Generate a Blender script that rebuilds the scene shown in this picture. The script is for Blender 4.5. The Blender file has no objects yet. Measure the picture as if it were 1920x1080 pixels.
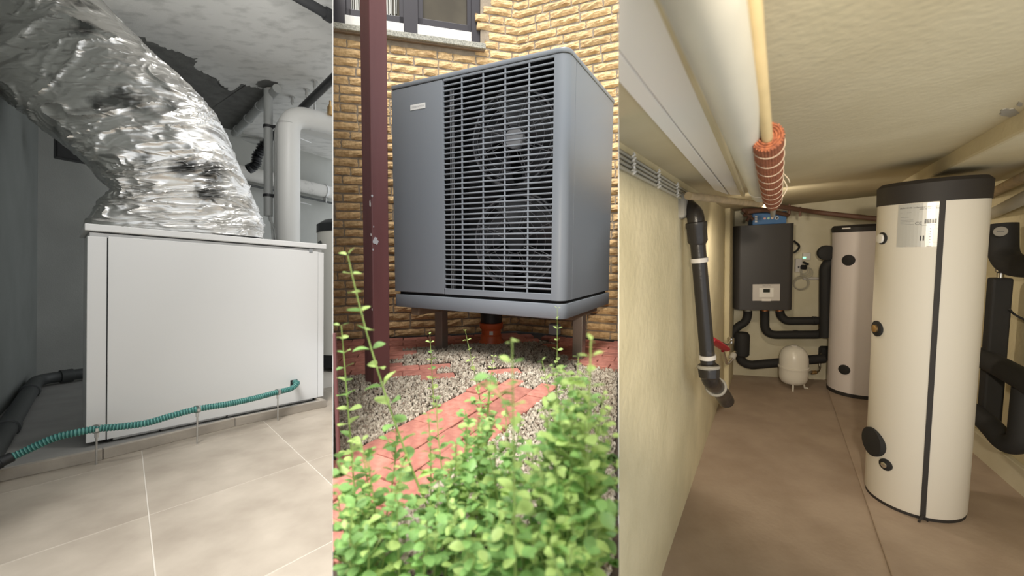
import bpy, bmesh, math, random
from mathutils import Vector, Matrix, noise
V = Vector
PI = math.pi
random.seed(7)
scene = bpy.context.scene
COL = scene.collection

# ---------------------------------------------------------------- camera, sky, exposure
F = 750.0                      # focal length in pixels of the 1920 x 1080 frame
CAM = V((0, 0, 1.4))
cam_data = bpy.data.cameras.new('camera')
cam_data.sensor_width = 36.0
cam_data.lens = 36.0 * F / 1920.0
cam_data.clip_start = 0.02
cam_data.dof.use_dof = True
cam_data.dof.focus_distance = 2.7
cam_data.dof.aperture_fstop = (cam_data.lens / 1000.0) / 0.0070
cam = bpy.data.objects.new('camera', cam_data)
cam.location = CAM
cam.rotation_euler = (PI / 2, 0, 0)
COL.objects.link(cam)
scene.camera = cam

world = bpy.data.worlds.new('overcast_sky')
scene.world = world
world.use_nodes = True
world.node_tree.nodes['Background'].inputs[0].default_value = (0.95, 0.98, 1.0, 1)
world.node_tree.nodes['Background'].inputs[1].default_value = 1.1

sun = bpy.data.lights.new('hazy_sun', 'SUN'); sun.energy = 6.5; sun.angle = math.radians(28); sun.color = (1.0, 0.97, 0.93)
sun_o = bpy.data.objects.new('hazy_sun', sun); COL.objects.link(sun_o)
sun_o.rotation_euler = (math.radians(32), 0, math.radians(-5))

scene.view_settings.view_transform = 'Standard'
scene.view_settings.look = 'None'
scene.view_settings.gamma = 1.0
scene.view_settings.exposure = 0.0
scene.view_settings.use_curve_mapping = False

# ---------------------------------------------------------------- the three places: each one a level frame seen by the one camera
class Place:
    """A place with its own level ground (local z = 0) and the camera h above it; hx, hy a point of its horizon line, roll the line's slope."""
    def __init__(s, h, hx, hy, roll):
        a = -roll
        c = -(a * (hx - 960) + (hy - 540)) / F
        up = V((-a, -c, 1.0)).normalized()
        fwd = V((0, 1, 0)); fwd = (fwd - up * fwd.dot(up)).normalized()
        right = fwd.cross(up)
        R = Matrix((right, fwd, up)).transposed().to_4x4()
        s.h = h
        s.M = Matrix.Translation(CAM) @ R @ Matrix.Translation((0, 0, -h))
        s.Ri = R.to_3x3().inverted()
        s.eye = V((0, 0, h))
    def ray(s, x, y):
        return s.Ri @ V(((x - 960) / F, 1.0, -(y - 540) / F))
    def ground(s, x, y, z=0.0):
        r = s.ray(x, y)
        return s.eye + r * ((z - s.h) / r.z)
    def at(s, x, y, d):
        r = s.ray(x, y)
        return s.eye + r * (d / r.y)
    def on(s, x, y, p, n):
        r = s.ray(x, y)
        return s.eye + r * ((V(p) - s.eye).dot(n) / r.dot(n))
    def px(s, p):
        w = s.M @ V(p) - CAM
        return (960 + F * w.x / w.y, 540 - F * w.z / w.y)

LP = Place(1.00, 960, 545, 0.0)        # plant room with the foil duct
MP = Place(0.72, 960, 475, 0.006)      # garden with the outdoor unit
RP = Place(1.65, 1452, 435, -0.05)     # cellar with the tanks
PL = [LP]
BASE = {}

# ---------------------------------------------------------------- materials
MATS = {}
def mat(name, col, rough=0.5, metal=0.0, var=0.0, scale=8.0, bump=0.0, bscale=60.0, col2=None, spec=0.5, detail=4.0, rnd=0.0, lo=0.35, hi=0.65, stretch=None, transl=0.0, coat=0.0, bdist=0.01):
    m = bpy.data.materials.new(name); m.use_nodes = True
    nt = m.node_tree; N = nt.nodes; L = nt.links
    b = N['Principled BSDF']
    b.inputs['Roughness'].default_value = rough
    b.inputs['Metallic'].default_value = metal
    b.inputs['Specular IOR Level'].default_value = spec
    b.inputs['Coat Weight'].default_value = coat
    b.inputs['Base Color'].default_value = (*col, 1)
    tc = N.new('ShaderNodeTexCoord'); src = tc.outputs['Object']
    if stretch:
        mp = N.new('ShaderNodeMapping'); L.new(src, mp.inputs[0]); mp.inputs['Scale'].default_value = stretch; src = mp.outputs[0]
    out = None
    if col2 is not None or var:
        nz = N.new('ShaderNodeTexNoise'); nz.inputs['Scale'].default_value = scale; nz.inputs['Detail'].default_value = detail
        L.new(src, nz.inputs['Vector'])
        rp = N.new('ShaderNodeValToRGB'); L.new(nz.outputs['Fac'], rp.inputs[0])
        c2 = col2 if col2 is not None else tuple(c * (1 - var) for c in col)
        rp.color_ramp.elements[0].position = lo; rp.color_ramp.elements[1].position = hi
        rp.color_ramp.elements[0].color = (*c2, 1); rp.color_ramp.elements[1].color = (*col, 1)
        out = rp.outputs[0]
    if rnd:
        oi = N.new('ShaderNodeObjectInfo')
        hs = N.new('ShaderNodeHueSaturation')
        mr = N.new('ShaderNodeMapRange'); L.new(oi.outputs['Random'], mr.inputs[0])
        mr.inputs[3].default_value = 1 - rnd; mr.inputs[4].default_value = 1 + rnd
        L.new(mr.outputs[0], hs.inputs['Value'])
        if out: L.new(out, hs.inputs['Color'])
        else: hs.inputs['Color'].default_value = (*col, 1)
        out = hs.outputs[0]
    if out: L.new(out, b.inputs['Base Color'])
    if bump:
        nb = N.new('ShaderNodeTexNoise'); nb.inputs['Scale'].default_value = bscale; nb.inputs['Detail'].default_value = 5
        L.new(src, nb.inputs['Vector'])
        bp = N.new('ShaderNodeBump'); bp.inputs['Strength'].default_value = bump; bp.inputs['Distance'].default_value = bdist
        L.new(nb.outputs['Fac'], bp.inputs['Height']); L.new(bp.outputs[0], b.inputs['Normal'])
    if transl:
        tr = N.new('ShaderNodeBsdfTranslucent'); mx = N.new('ShaderNodeMixShader'); mx.inputs[0].default_value = transl
        if out: L.new(out, tr.inputs[0])
        else: tr.inputs[0].default_value = (*col, 1)
        o = N['Material Output']
        L.new(b.outputs[0], mx.inputs[1]); L.new(tr.outputs[0], mx.inputs[2]); L.new(mx.outputs[0], o.inputs[0])
    MATS[name] = m
    return m
def emit(name, col, s):
    m = mat(name, col, 0.5)
    b = m.node_tree.nodes['Principled BSDF']
    b.inputs['Emission Color'].default_value = (*col, 1); b.inputs['Emission Strength'].default_value = s
    return m

# ---------------------------------------------------------------- mesh builder
def frame_of(d):
    d = d.normalized()
    a = V((0, 0, 1)) if abs(d.z) < 0.9 else V((1, 0, 0))
    x = a.cross(d).normalized(); y = d.cross(x)
    return x, y, d
def fillet(pts, rad, seg=6):
    pts = [V(p) for p in pts]; out = [pts[0]]
    for i in range(1, len(pts) - 1):
        p = pts[i]; a = pts[i - 1] - p; b = pts[i + 1] - p
        r = min(rad, a.length * 0.49, b.length * 0.49)
        a = p + a.normalized() * r; b = p + b.normalized() * r
        for k in range(seg + 1):
            t = k / seg
            out.append(a * (1 - t) ** 2 + p * 2 * t * (1 - t) + b * t * t)
    out.append(pts[-1])
    return out
def spline(pts, n=8):
    pts = [V(p) for p in pts]
    P = [pts[0] * 2 - pts[1]] + pts + [pts[-1] * 2 - pts[-2]]
    out = []
    for i in range(1, len(P) - 2):
        for k in range(n):
            t = k / n
            a, b, c, d = P[i - 1], P[i], P[i + 1], P[i + 2]
            out.append(0.5 * ((2 * b) + (c - a) * t + (2 * a - 5 * b + 4 * c - d) * t * t + (3 * b - a - 3 * c + d) * t ** 3))
    out.append(pts[-1])
    return out
class MB:
    def __init__(s): s.v = []; s.f = []; s.mi = []; s.cur = 0
    def add(s, vs, fs):
        o = len(s.v); s.v += [V(x) for x in vs]
        for f in fs: s.f.append([o + i for i in f]); s.mi.append(s.cur)
        return s
    def hexa(s, p):      # p: four bottom corners then the four above them
        return s.add(p, [(3, 2, 1, 0), (4, 5, 6, 7), (0, 1, 5, 4), (1, 2, 6, 5), (2, 3, 7, 6), (3, 0, 4, 7)])
    def box(s, p0, a, b, c):   # corner and three edge vectors
        p0, a, b, c = V(p0), V(a), V(b), V(c)
        if a.cross(b).dot(c) < 0: a, b = b, a
        return s.hexa([p0, p0 + a, p0 + a + b, p0 + b, p0 + c, p0 + a + c, p0 + a + b + c, p0 + b + c])
    def boxc(s, c, sx, sy, sz, X=V((1, 0, 0)), Y=V((0, 1, 0)), Z=V((0, 0, 1))):
        return s.box(V(c) - X * sx / 2 - Y * sy / 2 - Z * sz / 2, X * sx, Y * sy, Z * sz)
    def prism(s, poly, e):
        poly = [V(p) for p in poly]; e = V(e); n = len(poly)
        nn = V((0, 0, 0))
        for i in range(n): nn += poly[i].cross(poly[(i + 1) % n])
        if nn.dot(e) < 0: poly = poly[::-1]
        vs = poly + [p + e for p in poly]
        fs = [list(range(n))[::-1], list(range(n, 2 * n))] + [(i, (i + 1) % n, n + (i + 1) % n, n + i) for i in range(n)]
        return s.add(vs, fs)
    def tube(s, path, r, n=12, caps=True, flat=1.0):
        path = [V(p) for p in path]; m = len(path)
        rr = r if isinstance(r, (list, tuple)) else [r] * m
        vs = []; fs = []
        t0 = (path[1] - path[0]).normalized(); x, y, _ = frame_of(t0)
        for i in range(m):
            t = (path[min(i + 1, m - 1)] - path[max(i - 1, 0)])
            t = t.normalized() if t.length > 1e-9 else t0
            q = t0.rotation_difference(t); x = q @ x; y = q @ y; t0 = t
            for k in range(n):
                a = 2 * PI * k / n
                vs.append(path[i] + (x * math.cos(a) + y * math.sin(a) * flat) * rr[i])
        for i in range(m - 1):
            for k in range(n):
                k2 = (k + 1) % n
                fs.append((i * n + k, i * n + k2, (i + 1) * n + k2, (i + 1) * n + k))
        if caps:
            fs.append(list(range(n))[::-1]); fs.append([(m - 1) * n + k for k in range(n)])
        return s.add(vs, fs)
    def lathe(s, prof, c, n=32, axis=V((0, 0, 1)), sx=1.0, X=None):
        c = V(c); x, y, z = frame_of(V(axis))
        if X is not None: x = V(X); y = z.cross(x)
        vs = []; fs = []; m = len(prof)
        for r, h in prof:
            for k in range(n):
                a = 2 * PI * k / n
                vs.append(c + x * (r * math.cos(a) * sx) + y * (r * math.sin(a)) + z * h)
        for i in range(m - 1):
            for k in range(n):
                k2 = (k + 1) % n
                fs.append((i * n + k, i * n + k2, (i + 1) * n + k2, (i + 1) * n + k))
        fs.append(list(range(n))[::-1]); fs.append([(m - 1) * n + k for k in range(n)])
        return s.add(vs, fs)
    def ring(s, c, axis, R, r, n=24, k=8):
        c = V(c); x, y, z = frame_of(V(axis))
        vs = []; fs = []
        for i in range(n):
            a = 2 * PI * i / n; d = x * math.cos(a) + y * math.sin(a)
            for j in range(k):
                b = 2 * PI * j / k
                vs.append(c + d * (R + r * math.cos(b)) + z * (r * math.sin(b)))
        for i in range(n):
            for j in range(k):
                fs.append((i * k + j, ((i + 1) % n) * k + j, ((i + 1) % n) * k + (j + 1) % k, i * k + (j + 1) % k))
        return s.add(vs, fs)
    def band(s, c, axis, r, w, t=0.004, n=24):   # flat hoop round a pipe
        return s.lathe([(r, -w / 2), (r + t, -w / 2), (r + t, w / 2), (r, w / 2)], V(c), n, axis)
    def build(s, name, m, parent=None, bev=0.0, smooth=False, base=None, seg=2, angle=35):
        return mkobj(name, s.v, s.f, m, parent, bev, smooth, base, seg, angle, s.mi)
def mesh_of(name, vs, fs, ms, bev=0.0, smooth=False, seg=2, angle=35, mi=None):
    me = bpy.data.meshes.new(name)
    me.from_pydata([tuple(v) for v in vs], [], fs)
    for m in (ms if isinstance(ms, (list, tuple)) else [ms]): me.materials.append(m)
    if mi and any(mi): me.polygons.foreach_set('material_index', mi)
    if bev:
        bm = bmesh.new(); bm.from_mesh(me)
        bmesh.ops.recalc_face_normals(bm, faces=bm.faces)
        es = [e for e in bm.edges if len(e.link_faces) == 2 and e.calc_face_angle(0) > math.radians(30)]
        bmesh.ops.bevel(bm, geom=es, offset=bev, segments=seg, profile=0.5, affect='EDGES', clamp_overlap=True)
        bm.to_mesh(me); bm.free()
    if smooth:
        me.polygons.foreach_set('use_smooth', [True] * len(me.polygons))
        me.set_sharp_from_angle(angle=math.radians(angle))
    me.update()
    return me
def mkobj(name, vs, fs, m, parent=None, bev=0.0, smooth=False, base=None, seg=2, angle=35, mi=None):
    vs = [V(v) for v in vs]
    if parent is not None: b = BASE[parent.name]
    elif base is not None: b = V(base)
    else:
        xs = [v.x for v in vs]; ys = [v.y for v in vs]
        b = V(((min(xs) + max(xs)) / 2, (min(ys) + max(ys)) / 2, min(v.z for v in vs)))
    me = mesh_of(name, [v - b for v in vs], fs, m, bev, smooth, seg, angle, mi)
    o = bpy.data.objects.new(name, me); COL.objects.link(o)
    BASE[o.name] = b
    if parent is not None: o.parent = parent
    else: o.matrix_world = PL[0].M @ Matrix.Translation(b)
    return o
def piece(name, me, parent, local):     # a shared-mesh part; local: matrix in the place's coordinates
    o = bpy.data.objects.new(name, me); COL.objects.link(o)
    o.parent = parent
    o.matrix_basis = Matrix.Translation(-BASE[parent.name]) @ local
    BASE[o.name] = BASE[parent.name]
    return o
def thing(name, label, cat, base, group=None):
    o = bpy.data.objects.new(name, None); COL.objects.link(o)
    o.empty_display_size = 0.05
    BASE[o.name] = V(base)
    o.matrix_world = PL[0].M @ Matrix.Translation(V(base))
    return tag(o, label, cat, group)
def tag(o, label, cat, group=None):
    o['label'] = label; o['category'] = cat
    if group: o['group'] = group
    return o
def struct(o, label=None):
    o['kind'] = 'structure'
    if label: o['label'] = label
    return o
def text_mb(txt, size, o, X, Y, depth=0.0006, align='CENTER'):
    cu = bpy.data.curves.new('lettering', 'FONT'); cu.body = txt; cu.size = size; cu.align_x = align; cu.align_y = 'CENTER'; cu.resolution_u = 2
    ob = bpy.data.objects.new('lettering', cu); COL.objects.link(ob)
    bpy.context.view_layer.update()
    me = ob.to_mesh()
    Z = X.cross(Y)
    mb = MB(); mb.add([V(o) + X * v.co.x + Y * v.co.y + Z * depth for v in me.vertices], [list(p.vertices) for p in me.polygons])
    ob.to_mesh_clear(); bpy.data.objects.remove(ob); bpy.data.curves.remove(cu)
    return mb
def lerp(a, b, t): return a + (b - a) * t
def clip(objs, col, keep):
    """Cut meshes at the upright plane through the boundary between two places; keep 'left' or 'right' of it."""
    k = (col - 960) / F
    nrm = V((1, -k, 0)).normalized()
    if keep == 'left': nrm = -nrm          # nrm points to the side kept
    for o in objs:
        if o.type != 'MESH': continue
        mw = world_of(o)
        ds = [(mw @ v.co - CAM).dot(nrm) for v in o.data.vertices]
        if not ds or min(ds) >= -1e-5: continue
        if max(ds) <= 1e-5:
            bpy.data.objects.remove(o); continue
        if o.data.users > 1: o.data = o.data.copy()
        inv = mw.inverted()
        bm = bmesh.new(); bm.from_mesh(o.data)
        pl = inv @ CAM; pn = (mw.to_3x3().transposed() @ nrm).normalized()
        r = bmesh.ops.bisect_plane(bm, geom=bm.verts[:] + bm.edges[:] + bm.faces[:], plane_co=pl, plane_no=pn, clear_inner=True)
        ed = [g for g in r['geom_cut'] if isinstance(g, bmesh.types.BMEdge)]
        if ed and len(bm.faces) < 4000:
            try: bmesh.ops.holes_fill(bm, edges=[e for e in bm.edges if e.is_boundary], sides=0)
            except Exception: pass
        bm.to_mesh(o.data); bm.free()
def world_of(o):
    m = o.matrix_basis.copy(); p = o
    while p.parent: p = p.parent; m = p.matrix_basis @ m
    return m
# =================================================================== PLANT ROOM
PL[0] = LP
FIRST_L = set(o.name for o in bpy.data.objects)
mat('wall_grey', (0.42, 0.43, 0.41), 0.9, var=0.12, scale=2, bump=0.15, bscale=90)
mat('wall_grey_shaded', (0.21, 0.225, 0.215), 0.9, var=0.12, scale=2, bump=0.15, bscale=90)  # darker copy of the wall grey: the left wall's shade put into its colour
mat('ceil_paint', (0.66, 0.655, 0.63), 0.9, col2=(0.44, 0.44, 0.42), scale=5, lo=0.25, hi=0.5, bump=0.2, bscale=70, detail=8, stretch=(1.0, 2.2, 1))
mat('ceil_raw', (0.16, 0.16, 0.15), 0.95, var=0.25, scale=9, bump=0.3, bscale=50)
mat('tile_l', (0.46, 0.405, 0.335), 0.55, col2=(0.30, 0.255, 0.205), scale=3.2, lo=0.28, hi=0.66, detail=10, bump=0.06, bscale=45, stretch=(1, 1, 1))
mat('grout_l', (0.58, 0.54, 0.48), 0.9)
mat('kerb', (0.40, 0.355, 0.30), 0.6, var=0.2, scale=6, bump=0.1)
mat('platform', (0.30, 0.295, 0.28), 0.8, var=0.15, scale=4)
mat('white_lacquer', (0.80, 0.795, 0.785), 0.38)
mat('dark_gap', (0.02, 0.02, 0.022), 0.7)
mat('foil', (0.80, 0.79, 0.77), 0.36, 1.0, col2=(0.24, 0.24, 0.235), scale=2.8, lo=0.34, hi=0.42, detail=9)
def foil_nodes(m):
    nt = m.node_tree; N = nt.nodes; L = nt.links; b = N['Principled BSDF']
    tc = N.new('ShaderNodeTexCoord')
    mp = N.new('ShaderNodeMapping'); mp.inputs['Scale'].default_value = (1.0, 1.0, 2.6); mp.inputs['Rotation'].default_value = (.3, .55, 0); L.new(tc.outputs['Object'], mp.inputs[0])
    prev = None
    for sc, st, det, dist in ((2.8, .9, 7, .08), (10.0, .85, 6, .022)):
        n = N.new('ShaderNodeTexNoise'); n.noise_type = 'RIDGED_MULTIFRACTAL'; n.normalize = True
        n.inputs['Scale'].default_value = sc; n.inputs['Detail'].default_value = det; n.inputs['Distortion'].default_value = .6
        L.new(mp.outputs[0], n.inputs['Vector'])
        bp = N.new('ShaderNodeBump'); bp.inputs['Strength'].default_value = st; bp.inputs['Distance'].default_value = dist
        L.new(n.outputs['Fac'], bp.inputs['Height'])
        if prev: L.new(prev.outputs[0], bp.inputs['Normal'])
        prev = bp
    L.new(prev.outputs[0], b.inputs['Normal'])
foil_nodes(MATS['foil'])
mat('hose_a', (0.02, 0.13, 0.12), 0.4)
mat('hose_b', (0.13, 0.36, 0.32), 0.45)
mat('black_plastic', (0.018, 0.019, 0.021), 0.45)
mat('dark_pipe', (0.05, 0.055, 0.055), 0.5)
mat('zinc', (0.55, 0.55, 0.54), 0.35, 0.9)
mat('conduit', (0.36, 0.37, 0.36), 0.5)
mat('insul', (0.62, 0.62, 0.60), 0.42)
mat('cloth_wrap', (0.62, 0.61, 0.58), 0.8, col2=(0.3, 0.3, 0.29), scale=12, lo=0.2, hi=0.42, bump=0.4, bscale=40)
mat('tank_cream', (0.72, 0.70, 0.64), 0.5)
mat('brass', (0.55, 0.36, 0.16), 0.35, 0.8)
mat('badge_grey', (0.33, 0.34, 0.35), 0.4)

U = V((0.649, 0.761, 0)).normalized(); NO = V((U.y, -U.x, 0))      # along the cabinet front; out of it
HC = 3.4
C0 = LP.ground(68, 716)
P1 = LP.ground(560, 281, HC); P1.z = 0
WD = (P1 - C0).normalized()
W_END = C0 + WD * 7.5
LW = (LP.ground(0, 790) - C0).normalized()
L_END = C0 + LW * 4.6
def wallbox(name, a, b, h, th, m, out, z0=-0.1):
    mb = MB(); d = (b - a); mb.box(V((a.x, a.y, z0)), d, out * th, V((0, 0, h - z0)))
    return struct(mb.build(name, m))
wn = V((-WD.y, WD.x, 0)); ln = V((LW.y, -LW.x, 0))
if ln.x > 0: ln = -ln
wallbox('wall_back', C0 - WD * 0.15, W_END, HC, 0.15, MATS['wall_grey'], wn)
wallbox('wall_left', C0 + V((0, 0, 0)), L_END, HC, 0.15, MATS['wall_grey_shaded'], ln)
L_BACK = L_END + V((-.3, -4.2, 0))
wallbox('wall_left_return', L_END, L_BACK, HC, 0.15, MATS['wall_grey_shaded'], V((-1, 0, 0)))
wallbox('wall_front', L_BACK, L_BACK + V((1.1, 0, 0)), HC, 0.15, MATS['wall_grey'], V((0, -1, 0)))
# floor: grout bed and large tiles laid askew like the photograph's joints
fl = MB(); fl.prism([p + V((0, 0, -.0015)) for p in (C0 + V((-.4, .4, 0)), W_END, V((2.0, 6.5, 0)), V((-.3, .67, 0)), V((-.3, -3, 0)), L_BACK, L_END)], (0, 0, -0.08))
floor_l = struct(fl.build('floor', MATS['grout_l']))
g0 = LP.ground(279, 966)                   # joint crossing
tv = (LP.ground(265, 845) - LP.ground(290, 1080)).normalized()
tu = (LP.ground(492, 895) - LP.ground(0, 1061)).normalized()
gp = LP.ground(540, 832)                   # on the next joint
# step between parallel joints measured along tu
den = tu.x * tv.y - tu.y * tv.x
su = ((gp - g0).x * tv.y - (gp - g0).y * tv.x) / den
g3 = LP.ground(500, 1078)
sv = abs(((g3 - g0).x * tu.y - (g3 - g0).y * tu.x) / den)
jt = 0.0022
tile_me = None
k0 = (LP.ground(612, 762) - LP.ground(165, 868)).normalized()
kn = V((k0.y, -k0.x, 0)); kp = LP.ground(165, 868)
for i in range(-4, 5):
    for j in range(-3, 5):
        o = g0 + tu * (su * i) + tv * (sv * j)
        cen = o + tu * su / 2 + tv * sv / 2
        if cen.y < -.3 or cen.y > 5.5 or cen.x < -6 or cen.x > 0.6 or (cen - kp).dot(kn) < -0.75: continue
        if tile_me is None:
            q = MB(); q.prism([tu * jt + tv * jt, tu * (su - jt) + tv * jt, tu * (su - jt) + tv * (sv - jt), tu * jt + tv * (sv - jt)], (0, 0, -0.02))
            tile_me = mesh_of('floor_tile', q.v, q.f, MATS['tile_l'], bev=0.0012, seg=1)
        piece('floor_tile', tile_me, floor_l, Matrix.Translation(o))
# ceiling
ce = MB(); ce.prism([C0 + V((-.4, .3, HC)), W_END + V((0, 0, HC)), V((1.5, 6.0, HC)), V((.2, 4.2, HC)), V((-1.42, 3.15, HC)), V((-1.75, 2.7, HC)), V((-1.75, -3, HC)), L_BACK + V((0, 0, HC)), L_END + V((-.3, -.2, HC))], (0, 0, 0.12))
ceil_l = struct(ce.build('ceiling', MATS['ceil_paint']))
edge = [(250, 62), (300, 88), (330, 98), (368, 110), (364, 126), (385, 140), (408, 150), (412, 162), (438, 170), (452, 158), (470, 164), (497, 167), (505, 172), (470, 212), (436, 255), (430, 290), (300, 270), (200, 150)]
pe = []
random.seed(3)
for i in range(len(edge)):
    a = V(edge[i]); b = V(edge[(i + 1) % len(edge)])
    nseg = 7 if i < 11 else 2
    for k in range(nseg):
        q = a.lerp(b, k / nseg)
        if i < 11 and k: q += V((random.uniform(-4, 4), random.uniform(-2.5, 2.5)))
        pe.append(LP.ground(q.x, q.y, HC - 0.004))
pm = MB(); pm.prism(pe, (0, 0, 0.006)); pm.build('unpainted_patch', MATS['ceil_raw'], ceil_l)
# small dark patch round the conduit head
pe = [LP.ground(500 + 22 * math.cos(a) * random.uniform(.7, 1.1), 158 + 9 * math.sin(a) * random.uniform(.7, 1.1), HC - 0.003) for a in [2 * PI * i / 18 for i in range(18)]]
pm = MB(); pm.prism(pe, (0, 0, 0.004)); pm.build('unpainted_patch', MATS['ceil_raw'], ceil_l)
# raised platform and its kerb of tile strips
KB = [LP.ground(-60, 917), LP.ground(134 + 60, 861), LP.ground(441, 799), LP.ground(612, 763)]
kz = 0.062; kt = 0.035
inn = -kn
pf = MB(); pf.prism([KB[0] + inn * kt, KB[3] + inn * kt, KB[3] + inn * 0.9 + k0 * 0.1, C0 + WD * 3.0, C0 + V((0, 0, 0)), C0 + LW * 2.6], (0, 0, 0.045))
platform = struct(pf.build('floor_platform', MATS['platform']))
joints = [KB[0], LP.ground(193, 862), LP.ground(441, 800), KB[3]]
for a, b in zip(joints[:-1], joints[1:]):
    d = (b - a).normalized()
    mb = MB(); mb.box(a + d * 0.002, (b - a) - d * 0.004, inn * kt, V((0, 0, kz)))
    mb.build('kerb_tile', MATS['kerb'], platform, bev=0.003)
mb = MB(); mb.box(KB[3] + inn * (kt + .003) , inn * 0.85, -k0 * kt, V((0, 0, kz))); mb.build('kerb_tile', MATS['kerb'], platform, bev=0.003)
# second plinth further back
mb = MB(); mb.box(LP.at(596, 700, 4.9), V((.9, .1, 0)), V((-.5, .9, 0)), V((0, 0, -.1))); struct(mb.build('floor_step', MATS['tile_l']))

# ---- white cabinet
P0 = V((-2.593, 2.44, 0.07))
LEN = 1.4345; ZT = 1.41; DEP = 0.55; BK = -NO
cab = thing('ventilation_cabinet', 'large white lacquered cabinet standing on the tiled kerb below the foil duct', 'cabinet', P0 + U * LEN / 2 + BK * DEP / 2 + V((0, 0, -0.02)))
Z = V((0, 0, 1))
body = MB(); body.box(P0 + BK * 0.02 + Z * 0.01 + U * 0.01, U * (LEN - .02), BK * (DEP - .02), Z * (ZT - 0.06 - P0.z)); body.build('body', MATS['white_lacquer'], cab, bev=0.002)
s1 = 0.085; s2 = LEN - 0.052; zf = ZT - 0.075
def front(a, b, z0, z1, name, m='white_lacquer', t=0.022, off=0.0):
    q = MB(); q.box(P0 + U * a + V((0, 0, z0 - P0.z)) - BK * off, U * (b - a), BK * t, Z * (z1 - z0)); return q.build(name, MATS[m], cab, bev=0.0025)
front(0.0, s1, P0.z, zf, 'corner_panel', off=0.0)
front(s1 + 0.005, s2, P0.z + 0.0, zf + 0.006, 'front_panel', off=0.004)
front(s2 + 0.003, LEN, P0.z, zf, 'corner_panel')
front(s1 - 0.002, s1 + 0.007, P0.z + .004, zf - .004, 'seam', 'dark_gap', off=-0.001)
q = MB(); q.box(P0 + U * -0.012 - BK * 0.012 + V((0, 0, ZT - 0.042 - P0.z)), U * (LEN + .03), BK * (DEP + .02), Z * 0.042); q.build('lid', MATS['white_lacquer'], cab, bev=0.004)
q = MB(); q.box(P0 + BK * 0.03 + U * 0.12 - Z * 0.02, U * (LEN - .2), BK * 0.3, Z * 0.03); q.build('base_rail', MATS['white_lacquer'], cab, bev=0.002)
for sx in (0.1, LEN - 0.07):
    for bk in (0.05, DEP - .06):
        q = MB(); q.lathe([(.022, 0), (.022, .01), (.012, .014), (.012, .04)], P0 + U * sx + BK * bk - Z * (0.07 - 0.047), 12); q.build('foot', MATS['black_plastic'], cab)
pb = LP.on(583, 470, P0 - BK * 0.005, NO)
q = MB(); q.boxc(pb, 0.03, 0.002, 0.035, U, NO, Z); bd = q.build('badge', MATS['badge_grey'], cab); bd['label'] = 'small square grey badge'
ph = LP.on(551, 719, P0 - BK * 0.005, NO)
q = MB(); q.boxc(ph, 0.055, 0.003, 0.06, U, NO, Z); q.build('hose_opening', MATS['dark_gap'], cab)
for px_, py_ in ((425, 780), (300, 807)):
    q = MB(); c = LP.on(px_, py_, P0 + BK * .03, NO); q.lathe([(.006, 0), (.006, .004)], c, 10, NO); q.build('screw', MATS['black_plastic'], cab)

# ---- foil duct
def sec(L, dl, Rr, dr, dep):
    a = LP.at(L[0], L[1], dl); b = LP.at(Rr[0], Rr[1], dr)
    return a, b, dep
secs = [sec((158, 428), 2.60, (500, 446), 3.25, .28), sec((154, 406), 2.60, (502, 424), 3.25, .30), sec((174, 378), 2.62, (490, 388), 3.22, .31), sec((200, 352), 2.64, (476, 352), 3.18, .32),
        sec((190, 330), 2.62, (462, 318), 3.13, .34), sec((160, 302), 2.6, (432, 255), 3.05, .36),
        sec((105, 262), 2.62, (385, 183), 2.98, .37), sec((45, 222), 2.65, (310, 108), 2.9, .38), sec((-15, 182), 2.7, (180, 0), 2.85, .38),
        sec((-90, 130), 2.75, (80, -90), 2.85, .38), sec((-190, 60), 2.85, (-20, -180), 2.9, .38), sec((-330, -30), 2.95, (-150, -290), 3.0, .38)]
cs = [(a + b) / 2 for a, b, _ in secs]; ws = [(b - a) / 2 for a, b, _ in secs]; dp = [d for _, _, d in secs]
rows = 42
CP = spline(cs, rows); WP = spline(ws, rows); DPp = spline([V((d, 0, 0)) for d in dp], rows)
NR = len(CP); NC = 320
vs = []; fs = []
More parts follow.
